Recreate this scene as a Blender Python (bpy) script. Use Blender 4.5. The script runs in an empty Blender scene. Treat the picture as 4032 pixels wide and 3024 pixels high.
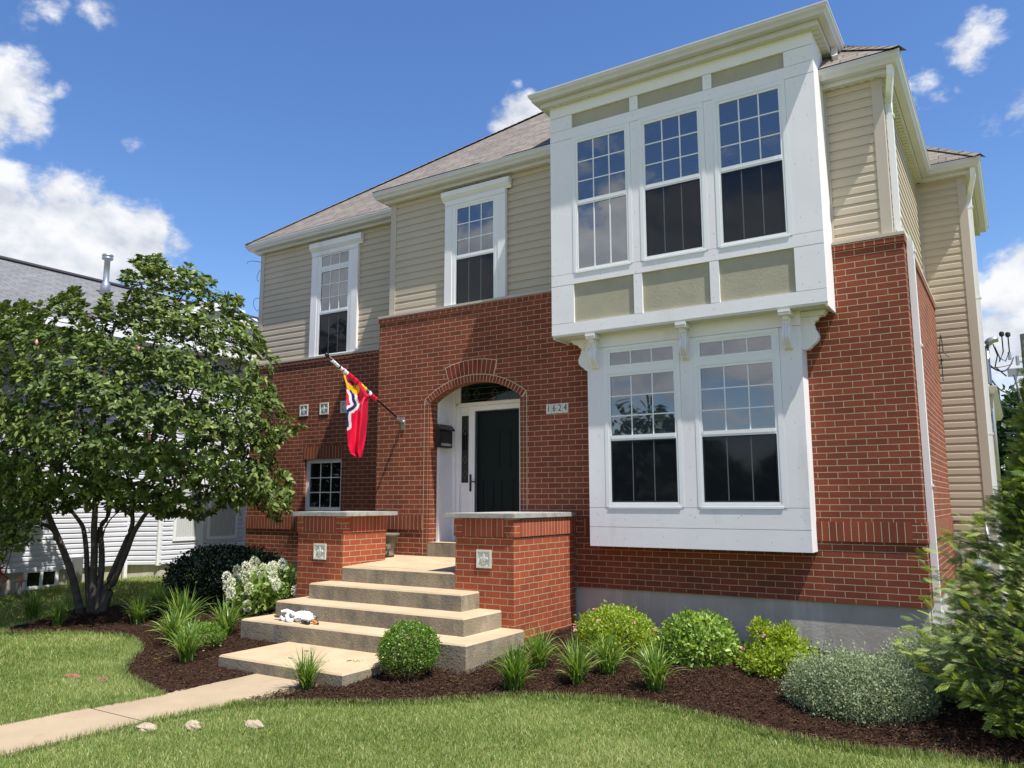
import bpy, bmesh, math, random
import numpy as np
from mathutils import Vector, Matrix
random.seed(7); rng = np.random.default_rng(7)
scene = bpy.context.scene
C = scene.collection
# ------------------------------------------------------------------ camera
H = 1.6; FP = 3122.377; PITCH, YAW, ROLL = 0.146520331, 0.565899855, -0.00145447579
def cam_axes():
    cy, sy, cp, sp = math.cos(YAW), math.sin(YAW), math.cos(PITCH), math.sin(PITCH)
    fwd = np.array([-sy*cp, cy*cp, sp]); right = np.array([cy, sy, 0.]); up = np.cross(right, fwd)
    r = right*math.cos(ROLL)+up*math.sin(ROLL); u = up*math.cos(ROLL)-right*math.sin(ROLL)
    return r, u, fwd
AX = np.array(cam_axes())
def ray(px, py): return AX.T @ np.array([(px-2016)/FP, -(py-1512)/FP, 1.])   # survey helper: direction through a photo pixel
def on_y(px, py, y): d = ray(px, py); d = d*(y/d[1]); return (d[0], y, d[2]+H)
def on_x(px, py, x): d = ray(px, py); d = d*(x/d[0]); return (x, d[1], d[2]+H)
cam = bpy.data.cameras.new('camera'); co = bpy.data.objects.new('camera', cam); C.objects.link(co)
cam.sensor_width = 36; cam.lens = FP/4032*36; cam.clip_start = .05; cam.clip_end = 3000
r, u, f = AX
co.matrix_world = Matrix(((r[0], u[0], -f[0], 0), (r[1], u[1], -f[1], 0), (r[2], u[2], -f[2], H), (0, 0, 0, 1)))
scene.camera = co
scene.render.resolution_x, scene.render.resolution_y = 1024, 768
scene.view_settings.view_transform = 'Standard'; scene.view_settings.look = 'None'
scene.view_settings.exposure = 0.6; scene.view_settings.gamma = 1
# ------------------------------------------------------------------ light
SUN = Vector((.4545, -.143, 1.0)).normalized()
sl = bpy.data.lights.new('sun', 'SUN'); sl.energy = 4.8; sl.angle = math.radians(.53); sl.color = (1, .95, .87)
so = bpy.data.objects.new('sun', sl); C.objects.link(so); so.rotation_euler = SUN.to_track_quat('Z', 'Y').to_euler()
w = bpy.data.worlds.new("World"); scene.world = w; w.use_nodes = True
nt = w.node_tree; nt.nodes.clear()
def N(nt, t, **kw):
    n = nt.nodes.new(t)
    for k, v in kw.items():
        if k.startswith('i_'):
            n.inputs[k[2:].replace('_', ' ')].default_value = v
        else: setattr(n, k, v)
    return n
def math_(nt, op, a, b=None, clamp=False):
    n = nt.nodes.new('ShaderNodeMath'); n.operation = op; n.use_clamp = clamp
    for i, v in enumerate((a, b)):
        if v is None: continue
        if isinstance(v, (int, float)): n.inputs[i].default_value = v
        else: nt.links.new(v, n.inputs[i])
    return n.outputs[0]
out = N(nt, 'ShaderNodeOutputWorld'); bg = N(nt, 'ShaderNodeBackground')
sky = N(nt, 'ShaderNodeTexSky', sky_type='NISHITA', sun_disc=False, sun_elevation=math.asin(SUN.z), sun_rotation=math.atan2(SUN.x, SUN.y), altitude=150, air_density=1.0, dust_density=.6, ozone_density=2.2)
hs = N(nt, 'ShaderNodeHueSaturation'); hs.inputs['Hue'].default_value = .508; hs.inputs['Saturation'].default_value = 1.22; hs.inputs['Value'].default_value = 1.56
nt.links.new(sky.outputs[0], hs.inputs['Color'])
tc = N(nt, 'ShaderNodeTexCoord')
# clouds: direction-space blobs broken up with noise
def blobs(lst):
    acc = None
    for (px, py, rad, st) in lst:
        d = ray(px, py); d = d/np.linalg.norm(d)
        sub = N(nt, 'ShaderNodeVectorMath', operation='DISTANCE'); nt.links.new(tc.outputs['Generated'], sub.inputs[0]); sub.inputs[1].default_value = tuple(d)
        v = math_(nt, 'DIVIDE', sub.outputs['Value'], rad)
        v = math_(nt, 'SUBTRACT', 1.0, v, True)
        v = math_(nt, 'POWER', v, .6)
        v = math_(nt, 'MULTIPLY', v, st)
        acc = v if acc is None else math_(nt, 'MAXIMUM', acc, v)
    return acc
BL = [(-40, 380, .075, 1.05), (110, 330, .04, .95), (70, 450, .05, .9), (230, 345, .022, .7), (-60, 520, .05, .8),
      (-40, 880, .10, 1.15), (90, 840, .06, 1.05), (270, 730, .038, .95), (260, 860, .07, 1.15), (420, 900, .06, 1.15), (560, 930, .05, 1.1), (690, 970, .028, .9), (120, 1020, .10, 1.15), (380, 1030, .07, 1.1), (560, 1090, .055, .9), (330, 1150, .08, .9), (700, 1080, .03, .6), (30, 680, .03, .6), (200, 660, .025, .5),
      (3850, 130, .036, .74), (3780, 220, .042, .80), (3670, 330, .040, .76), (3600, 390, .025, .62), (3760, 350, .02, .55), (3910, 455, .032, .68), (4000, 430, .034, .72), (4040, 1150, .07, 1.1), (3950, 1300, .06, 1.0), (4030, 1400, .06, .9), (4060, 1560, .06, 1.0), (3990, 1590, .03, .8),
      (1990, 500, .032, 1.0), (2070, 455, .04, 1.1), (2045, 330, .018, .6), (200, 30, .03, .55), (370, 60, .03, .55), (520, 590, .02, .5), (90, 60, .03, .5)]
gen = N(nt, 'ShaderNodeMapping'); nt.links.new(tc.outputs['Generated'], gen.inputs[0]); gen.inputs['Scale'].default_value = (1, 1, 1.5)
n1 = N(nt, 'ShaderNodeTexNoise'); n1.inputs['Scale'].default_value = 18; n1.inputs['Detail'].default_value = 9; n1.inputs['Roughness'].default_value = .6
nt.links.new(gen.outputs[0], n1.inputs['Vector'])
n2 = N(nt, 'ShaderNodeTexNoise'); n2.inputs['Scale'].default_value = 3.2; n2.inputs['Detail'].default_value = 7; n2.inputs['Roughness'].default_value = .55
nt.links.new(gen.outputs[0], n2.inputs['Vector'])
b = blobs(BL)
# the half of the sky behind the camera (seen in the window panes) has its own broken cloud cover
sep = N(nt, 'ShaderNodeSeparateXYZ'); nt.links.new(tc.outputs['Generated'], sep.inputs[0])
back = math_(nt, 'MULTIPLY', math_(nt, 'SUBTRACT', math_(nt, 'MULTIPLY', sep.outputs['Y'], -1.6), .1, True), 1.0, True)
hz = math_(nt, 'SUBTRACT', 1.0, math_(nt, 'MULTIPLY', math_(nt, 'ABSOLUTE', math_(nt, 'SUBTRACT', sep.outputs['Z'], .22)), 3.4), True)
bc = math_(nt, 'MULTIPLY', math_(nt, 'MULTIPLY', back, hz), math_(nt, 'MULTIPLY', n2.outputs[0], 2.3))
b = math_(nt, 'MAXIMUM', b, bc)
cv = math_(nt, 'ADD', math_(nt, 'MULTIPLY', b, .62), math_(nt, 'MULTIPLY', n1.outputs[0], 1.0))
mr = N(nt, 'ShaderNodeMapRange', interpolation_type='SMOOTHSTEP'); nt.links.new(cv, mr.inputs['Value'])
mr.inputs['From Min'].default_value = .74; mr.inputs['From Max'].default_value = 1.02
gate = N(nt, 'ShaderNodeMapRange'); nt.links.new(b, gate.inputs['Value']); gate.inputs['From Min'].default_value = .05; gate.inputs['From Max'].default_value = .35
cf = math_(nt, 'MULTIPLY', mr.outputs[0], gate.outputs[0], True)
# billow relief: noise difference toward the sun
off = N(nt, 'ShaderNodeMapping'); nt.links.new(gen.outputs[0], off.inputs[0]); off.inputs['Location'].default_value = (SUN.x*.02, SUN.y*.02, .03)
n3 = N(nt, 'ShaderNodeTexNoise'); n3.inputs['Scale'].default_value = 9; n3.inputs['Detail'].default_value = 7; n3.inputs['Roughness'].default_value = .55
n4 = N(nt, 'ShaderNodeTexNoise'); n4.inputs['Scale'].default_value = 9; n4.inputs['Detail'].default_value = 7; n4.inputs['Roughness'].default_value = .55
nt.links.new(gen.outputs[0], n3.inputs['Vector']); nt.links.new(off.outputs[0], n4.inputs['Vector'])
rel = math_(nt, 'ADD', .72, math_(nt, 'MULTIPLY', math_(nt, 'SUBTRACT', n3.outputs[0], n4.outputs[0]), 3.2), True)
cc = N(nt, 'ShaderNodeMixRGB'); nt.links.new(rel, cc.inputs[0]); cc.inputs[1].default_value = (4.0, 4.5, 5.5, 1); cc.inputs[2].default_value = (8.0, 8.1, 8.4, 1)
mx = N(nt, 'ShaderNodeMixRGB'); nt.links.new(cf, mx.inputs[0]); nt.links.new(hs.outputs[0], mx.inputs[1]); nt.links.new(cc.outputs[0], mx.inputs[2])
nt.links.new(mx.outputs[0], bg.inputs[0]); bg.inputs[1].default_value = .080; nt.links.new(bg.outputs[0], out.inputs[0])

# ------------------------------------------------------------------ materials
MATS = {}
def new_mat(name):
    m = bpy.data.materials.new(name); m.use_nodes = True; t = m.node_tree
    return m, t, t.nodes['Principled BSDF']
def L(t, a, b): t.links.new(a, b)
def simple(name, col, rough=.6, spec=.4, metal=0, var=.0, scale=6, bump=0, bscale=40, stain=None):
    m, t, p = new_mat(name); p.inputs['Roughness'].default_value = rough; p.inputs['Specular IOR Level'].default_value = spec; p.inputs['Metallic'].default_value = metal
    p.inputs['Base Color'].default_value = (*col, 1)
    tc = N(t, 'ShaderNodeTexCoord')
    if var or stain:
        n = N(t, 'ShaderNodeTexNoise'); n.inputs['Scale'].default_value = scale; n.inputs['Detail'].default_value = 6; L(t, tc.outputs['Object'], n.inputs['Vector'])
        r = N(t, 'ShaderNodeMapRange'); L(t, n.outputs[0], r.inputs['Value']); r.inputs['From Min'].default_value = .3; r.inputs['From Max'].default_value = .7
        r.inputs['To Min'].default_value = 1-var; r.inputs['To Max'].default_value = 1+var
        h = N(t, 'ShaderNodeHueSaturation'); h.inputs['Color'].default_value = (*col, 1); L(t, r.outputs[0], h.inputs['Value']); src = h.outputs[0]
        if stain:
            sc, th, colr, zs = stain
            mp = N(t, 'ShaderNodeMapping'); L(t, tc.outputs['Object'], mp.inputs[0]); mp.inputs['Scale'].default_value = (1, 1, zs)
            n5 = N(t, 'ShaderNodeTexNoise'); n5.inputs['Scale'].default_value = sc; n5.inputs['Detail'].default_value = 8; n5.inputs['Roughness'].default_value = .65; L(t, mp.outputs[0], n5.inputs['Vector'])
            r5 = N(t, 'ShaderNodeMapRange'); L(t, n5.outputs[0], r5.inputs['Value']); r5.inputs['From Min'].default_value = th; r5.inputs['From Max'].default_value = th+.2; r5.inputs['To Max'].default_value = .8
            mm = N(t, 'ShaderNodeMixRGB'); L(t, r5.outputs[0], mm.inputs[0]); L(t, src, mm.inputs[1]); mm.inputs[2].default_value = (*colr, 1); src = mm.outputs[0]
        L(t, src, p.inputs['Base Color'])
    if bump:
        n = N(t, 'ShaderNodeTexNoise'); n.inputs['Scale'].default_value = bscale; n.inputs['Detail'].default_value = 5; L(t, tc.outputs['Object'], n.inputs['Vector'])
        b = N(t, 'ShaderNodeBump'); b.inputs['Strength'].default_value = bump; b.inputs['Distance'].default_value = .01; L(t, n.outputs[0], b.inputs['Height']); L(t, b.outputs[0], p.inputs['Normal'])
    MATS[name] = m; return m
def brick_mat(name, bw, rh, off, swap=False, mortar=(.44, .35, .225), c1=(.24, .060, .030), c2=(.168, .043, .024), ms=.0040, du=0, dv=0):
    m, t, p = new_mat(name); uv = N(t, 'ShaderNodeTexCoord'); src = uv.outputs['UV']
    if swap:
        s = N(t, 'ShaderNodeSeparateXYZ'); L(t, src, s.inputs[0]); c = N(t, 'ShaderNodeCombineXYZ'); L(t, s.outputs[1], c.inputs[0]); L(t, s.outputs[0], c.inputs[1]); src = c.outputs[0]
    mp = N(t, 'ShaderNodeMapping'); L(t, src, mp.inputs[0]); mp.inputs['Location'].default_value = (du, dv, 0)
    # wobble so that the joints are not ruler-straight
    nw = N(t, 'ShaderNodeTexNoise'); nw.inputs['Scale'].default_value = 9; L(t, src, nw.inputs['Vector'])
    va = N(t, 'ShaderNodeVectorMath', operation='MULTIPLY_ADD'); L(t, nw.outputs['Color'], va.inputs[0]); va.inputs[1].default_value = (.006, .005, 0); L(t, mp.outputs[0], va.inputs[2])
    b = N(t, 'ShaderNodeTexBrick'); L(t, va.outputs[0], b.inputs['Vector'])
    b.offset = off; b.offset_frequency = 2; b.inputs['Scale'].default_value = 1; b.inputs['Brick Width'].default_value = bw; b.inputs['Row Height'].default_value = rh
    b.inputs['Mortar Size'].default_value = ms; b.inputs['Mortar Smooth'].default_value = .15; b.inputs['Bias'].default_value = -.1
    b.inputs['Color1'].default_value = (*c1, 1); b.inputs['Color2'].default_value = (*c2, 1); b.inputs['Mortar'].default_value = (*mortar, 1)
    n = N(t, 'ShaderNodeTexNoise'); n.inputs['Scale'].default_value = 1.7; n.inputs['Detail'].default_value = 10; n.inputs['Roughness'].default_value = .62; L(t, src, n.inputs['Vector'])
    r = N(t, 'ShaderNodeMapRange'); L(t, n.outputs[0], r.inputs['Value']); r.inputs['To Min'].default_value = .55; r.inputs['To Max'].default_value = 1.45
    n2 = N(t, 'ShaderNodeTexNoise'); n2.inputs['Scale'].default_value = 60; n2.inputs['Detail'].default_value = 4; L(t, src, n2.inputs['Vector'])
    r2 = N(t, 'ShaderNodeMapRange'); L(t, n2.outputs[0], r2.inputs['Value']); r2.inputs['To Min'].default_value = .72; r2.inputs['To Max'].default_value = 1.28
    mu = math_(t, 'MULTIPLY', r.outputs[0], r2.outputs[0])
    h = N(t, 'ShaderNodeHueSaturation'); L(t, b.outputs['Color'], h.inputs['Color']); L(t, mu, h.inputs['Value']); L(t, h.outputs[0], p.inputs['Base Color'])
    p.inputs['Roughness'].default_value = .82; p.inputs['Specular IOR Level'].default_value = .25
    hh = math_(t, 'ADD', math_(t, 'MULTIPLY', b.outputs['Fac'], -1.0), math_(t, 'MULTIPLY', n2.outputs[0], .25))
    bu = N(t, 'ShaderNodeBump'); bu.inputs['Strength'].default_value = .7; bu.inputs['Distance'].default_value = .006; L(t, hh, bu.inputs['Height']); L(t, bu.outputs[0], p.inputs['Normal'])
    MATS[name] = m; return m
brick_mat('brick', .2, .0677, .5, dv=-.003)
brick_mat('brick_soldier', 1.0, .0715, 0, True, ms=.0045)
brick_mat('brick_stack', .0995, .0677, 0, dv=-.003)
brick_mat('brick_header', .0995, .0677, .5, dv=-.003)
brick_mat('brick_pier', .2, .071, .5, c1=(.34, .078, .032), c2=(.25, .056, .028), dv=.02)
brick_mat('brick_pier_soldier', 1.0, .0715, 0, True, c1=(.34, .076, .036), c2=(.24, .055, .031))
simple('brick_plain', (.20, .040, .025), .8, .25, var=.25, scale=12, bump=.3)
simple('mortar', (.60, .49, .31), .9, .1, bump=.2)
simple('white_trim', (.82, .80, .80), .5, .35, var=.03, scale=3, stain=(2.4, .57, (.58, .57, .52), .3))
simple('white_vinyl', (.82, .83, .83), .4, .4)
simple('white_cement', (.83, .81, .82), .55, .3, var=.03, scale=2, stain=(3, .58, (.60, .60, .55), .25), bump=.08, bscale=25)
simple('gutter_metal', (.62, .60, .60), .35, .5, var=.05, scale=4)
simple('soffit_vinyl', (.66, .65, .57), .6, .3)
simple('beige_panel', (.40, .37, .275), .8, .2, var=.06, scale=5, bump=.22, bscale=38)
simple('siding', (.51, .435, .33), .5, .3, var=.04, scale=2, bump=.06, bscale=120)
simple('post_vinyl', (.50, .44, .36), .5, .3)
simple('neighbour_siding', (.66, .67, .74), .5, .3, var=.03)
simple('concrete', (.44, .41, .35), .85, .2, var=.12, scale=3, bump=.25, bscale=30, stain=(5, .52, (.64, .62, .56), .10))
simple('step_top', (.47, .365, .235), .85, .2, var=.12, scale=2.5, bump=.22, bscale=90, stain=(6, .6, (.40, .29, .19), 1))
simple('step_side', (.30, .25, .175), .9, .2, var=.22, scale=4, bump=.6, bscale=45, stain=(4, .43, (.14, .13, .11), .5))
simple('limestone', (.36, .35, .315), .85, .2, var=.12, scale=6, bump=.3, bscale=50, stain=(8, .52, (.16, .16, .15), 1))
simple('cast_tile', (.66, .67, .58), .8, .2, var=.05, bump=.1)
simple('cast_tile_field', (.42, .42, .39), .85, .2)
simple('black_paint', (.012, .012, .013), .35, .5)
simple('black_metal', (.02, .02, .022), .3, .5, metal=.3)
simple('door_green', (.003, .011, .012), .5, .2)
simple('grey_metal', (.45, .47, .48), .4, .5, metal=.8)
simple('steel', (.6, .61, .62), .3, .5, metal=.9)
simple('orange_plastic', (.65, .2, .03), .4, .5)
simple('bag_plastic', (.82, .82, .82), .35, .5, bump=.4, bscale=30)
simple('green_ink', (.02, .18, .12), .5)
simple('red_cloth', (.62, .008, .045), .45, .4, bump=.15, bscale=14)
simple('red_dark', (.45, .01, .02), .45, .4, bump=.15, bscale=14)
simple('yellow_cloth', (.80, .46, .02), .5, .3)
simple('navy_cloth', (.014, .025, .10), .5, .3)
simple('white_cloth', (.76, .77, .82), .5, .3)
simple('planter', (.17, .15, .11), .85, .2, var=.2, scale=12, bump=.4)
simple('bark', (.07, .058, .048), .9, .2, var=.3, scale=14, bump=.8, bscale=30)
simple('twig', (.09, .07, .05), .9, .1)
simple('rock', (.38, .31, .225), .9, .1, var=.15, scale=20, bump=.8, bscale=25)
simple('paver', (.22, .11, .075), .9, .1, var=.2, scale=20, bump=.4)
simple('pole_wood', (.22, .2, .18), .9, .1)
simple('wire', (.02, .02, .025), .6)
simple('red_hose', (.22, .03, .02), .5, .4)
simple('curtain', (.55, .56, .56), .8, .1)
simple('lead', (.16, .145, .11), .5, .4, metal=.3)
simple('pink_petal', (.75, .33, .38), .7, .2)
simple('nail', (.35, .36, .36), .7)
simple('dead_leaf', (.33, .2, .09), .8)
# panes
def glass_mat(name, base, refl, rough=.015, blinds=False):
    m, t, p = new_mat(name); t.nodes.remove(p); o = t.nodes['Material Output']
    d = N(t, 'ShaderNodeBsdfDiffuse'); d.inputs[0].default_value = (*base, 1); g = N(t, 'ShaderNodeBsdfGlossy'); g.inputs['Roughness'].default_value = rough; g.inputs['Color'].default_value = (.93, .96, 1, 1)
    tc = N(t, 'ShaderNodeTexCoord')
    if blinds:
        s = N(t, 'ShaderNodeSeparateXYZ'); L(t, tc.outputs['Object'], s.inputs[0])
        f = math_(t, 'FRACT', math_(t, 'MULTIPLY', s.outputs['Z'], 1/.05)); f = math_(t, 'GREATER_THAN', f, .22)
        mxx = N(t, 'ShaderNodeMixRGB'); L(t, f, mxx.inputs[0]); mxx.inputs[1].default_value = (*[c*.5 for c in base], 1); mxx.inputs[2].default_value = (*base, 1); L(t, mxx.outputs[0], d.inputs[0])
    n = N(t, 'ShaderNodeTexNoise'); n.inputs['Scale'].default_value = 2.2; n.inputs['Detail'].default_value = 1; L(t, tc.outputs['Object'], n.inputs['Vector'])
    b = N(t, 'ShaderNodeBump'); b.inputs['Strength'].default_value = .12; b.inputs['Distance'].default_value = .02; L(t, n.outputs[0], b.inputs['Height']); L(t, b.outputs[0], g.inputs['Normal'])
    lw = N(t, 'ShaderNodeFresnel'); lw.inputs[0].default_value = 1.5
    fa = math_(t, 'ADD', math_(t, 'MULTIPLY', lw.outputs[0], .8), refl, True)
    mxs = N(t, 'ShaderNodeMixShader'); L(t, fa, mxs.inputs[0]); L(t, d.outputs[0], mxs.inputs[1]); L(t, g.outputs[0], mxs.inputs[2]); L(t, mxs.outputs[0], o.inputs[0]); MATS[name] = m
glass_mat('pane_upper', (.04, .048, .06), .17, blinds=True)
glass_mat('pane_clear', (.03, .03, .035), .22, blinds=True)
glass_mat('pane_dark', (.006, .007, .008), .02)
glass_mat('screen', (.007, .009, .012), .0, .05)
glass_mat('storm_glass', (.004, .012, .013), .0)
simple('muntin_dim', (.10, .105, .11), .6)
# roof shingles
def shingle(name, c1, c2, c3):
    m, t, p = new_mat(name); uv = N(t, 'ShaderNodeTexCoord'); b = N(t, 'ShaderNodeTexBrick'); L(t, uv.outputs['UV'], b.inputs['Vector'])
    b.offset = .37; b.inputs['Scale'].default_value = 1; b.inputs['Brick Width'].default_value = .26; b.inputs['Row Height'].default_value = .14; b.inputs['Mortar Size'].default_value = .006; b.inputs['Mortar Smooth'].default_value = .2
    b.inputs['Color1'].default_value = (*c1, 1); b.inputs['Color2'].default_value = (*c2, 1); b.inputs['Mortar'].default_value = (*c3, 1)
    n = N(t, 'ShaderNodeTexNoise'); n.inputs['Scale'].default_value = 14; n.inputs['Detail'].default_value = 8; L(t, uv.outputs['UV'], n.inputs['Vector'])
    r = N(t, 'ShaderNodeMapRange'); L(t, n.outputs[0], r.inputs['Value']); r.inputs['To Min'].default_value = .6; r.inputs['To Max'].default_value = 1.4
    h = N(t, 'ShaderNodeHueSaturation'); L(t, b.outputs['Color'], h.inputs['Color']); L(t, r.outputs[0], h.inputs['Value']); L(t, h.outputs[0], p.inputs['Base Color']); p.inputs['Roughness'].default_value = .95
    s = N(t, 'ShaderNodeSeparateXYZ'); L(t, uv.outputs['UV'], s.inputs[0]); fr = math_(t, 'FRACT', math_(t, 'DIVIDE', s.outputs[1], .14)); hh = math_(t, 'SUBTRACT', 1, fr)
    bu = N(t, 'ShaderNodeBump'); bu.inputs['Distance'].default_value = .012; bu.inputs['Strength'].default_value = 1; L(t, math_(t, 'SUBTRACT', hh, b.outputs['Fac']), bu.inputs['Height']); L(t, bu.outputs[0], p.inputs['Normal']); MATS[name] = m
shingle('shingles', (.215, .185, .155), (.145, .125, .108), (.05, .042, .037))
shingle('grey_shingles', (.19, .19, .195), (.14, .14, .145), (.08, .08, .08))
# foliage, coloured per leaf by the attribute 'rnd'
def leaf_mat(name, c_dark, c_mid, c_light, rough=.4, trans=.3, spec=.45):
    m, t, p = new_mat(name); a = N(t, 'ShaderNodeAttribute', attribute_name='rnd'); cr = N(t, 'ShaderNodeValToRGB'); L(t, a.outputs['Fac'], cr.inputs[0])
    e = cr.color_ramp.elements; e[0].position = 0; e[0].color = (*c_dark, 1); e[1].position = 1; e[1].color = (*c_light, 1); k = cr.color_ramp.elements.new(.55); k.color = (*c_mid, 1)
    L(t, cr.outputs[0], p.inputs['Base Color']); p.inputs['Roughness'].default_value = rough; p.inputs['Specular IOR Level'].default_value = spec
    tr = N(t, 'ShaderNodeBsdfTranslucent'); h = N(t, 'ShaderNodeHueSaturation'); h.inputs['Hue'].default_value = .48; h.inputs['Saturation'].default_value = 1.15; h.inputs['Value'].default_value = 1.5; L(t, cr.outputs[0], h.inputs['Color']); L(t, h.outputs[0], tr.inputs[0])
    mxs = N(t, 'ShaderNodeMixShader'); mxs.inputs[0].default_value = trans; L(t, p.outputs[0], mxs.inputs[1]); L(t, tr.outputs[0], mxs.inputs[2]); L(t, mxs.outputs[0], t.nodes['Material Output'].inputs[0]); MATS[name] = m
leaf_mat('leaf_magnolia', (.026, .050, .011), (.10, .155, .032), (.26, .32, .09), .5, .2, .3)
leaf_mat('leaf_holly', (.006, .018, .009), (.01, .03, .014), (.022, .05, .022), .25, .08, .6)
leaf_mat('leaf_boxwood', (.05, .12, .015), (.12, .23, .03), (.26, .40, .07), .35, .3)
leaf_mat('leaf_spirea', (.13, .21, .02), (.28, .39, .045), (.50, .57, .11), .45, .35)
leaf_mat('leaf_weigela', (.09, .18, .025), (.22, .35, .055), (.40, .52, .13), .42, .3)
leaf_mat('leaf_catmint', (.17, .22, .12), (.28, .35, .20), (.40, .46, .29), .7, .3, .2)
leaf_mat('leaf_arbor', (.025, .055, .010), (.09, .155, .024), (.34, .42, .07), .5, .25)
leaf_mat('leaf_lily', (.06, .13, .018), (.14, .25, .04), (.36, .47, .14), .35, .3)
leaf_mat('leaf_hydrangea', (.10, .17, .03), (.2, .3, .06), (.34, .43, .12), .45, .3)
leaf_mat('petal_hydrangea', (.62, .66, .42), (.78, .79, .66), (.86, .85, .78), .7, .3, .2)
leaf_mat('leaf_far', (.02, .045, .015), (.035, .075, .025), (.06, .11, .04), .6, .15)
leaf_mat('grass_blade', (.10, .165, .035), (.225, .32, .08), (.54, .53, .26), .5, .35, .3)
leaf_mat('mulch_chip', (.022, .0115, .007), (.056, .030, .018), (.125, .072, .044), .85, 0, .15)
def ground_mat(name, cols, sc, bump):
    m, t, p = new_mat(name); tc = N(t, 'ShaderNodeTexCoord'); n = N(t, 'ShaderNodeTexNoise'); n.inputs['Scale'].default_value = sc; n.inputs['Detail'].default_value = 8; n.inputs['Roughness'].default_value = .7; L(t, tc.outputs['Object'], n.inputs['Vector'])
    cr = N(t, 'ShaderNodeValToRGB'); L(t, n.outputs[0], cr.inputs[0]); e = cr.color_ramp.elements; e[0].position = .3; e[0].color = (*cols[0], 1); e[1].position = .7; e[1].color = (*cols[1], 1); L(t, cr.outputs[0], p.inputs['Base Color']); p.inputs['Roughness'].default_value = .95; p.inputs['Specular IOR Level'].default_value = .1
    n2 = N(t, 'ShaderNodeTexNoise'); n2.inputs['Scale'].default_value = 70; n2.inputs['Detail'].default_value = 6; L(t, tc.outputs['Object'], n2.inputs['Vector'])
    b = N(t, 'ShaderNodeBump'); b.inputs['Strength'].default_value = bump; b.inputs['Distance'].default_value = .03; L(t, n2.outputs[0], b.inputs['Height']); L(t, b.outputs[0], p.inputs['Normal']); MATS[name] = m
ground_mat('lawn', ((.12, .15, .04), (.23, .25, .08)), 3, .8)
ground_mat('mulch', ((.022, .010, .006), (.055, .027, .017)), 6, 1)
simple('asphalt', (.06, .06, .06), .9, .2, var=.2, bump=.3)
simple('path_concrete', (.37, .29, .195), .88, .2, var=.14, scale=1.6, bump=.25, bscale=80, stain=(5, .58, (.33, .21, .12), 1))

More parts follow.
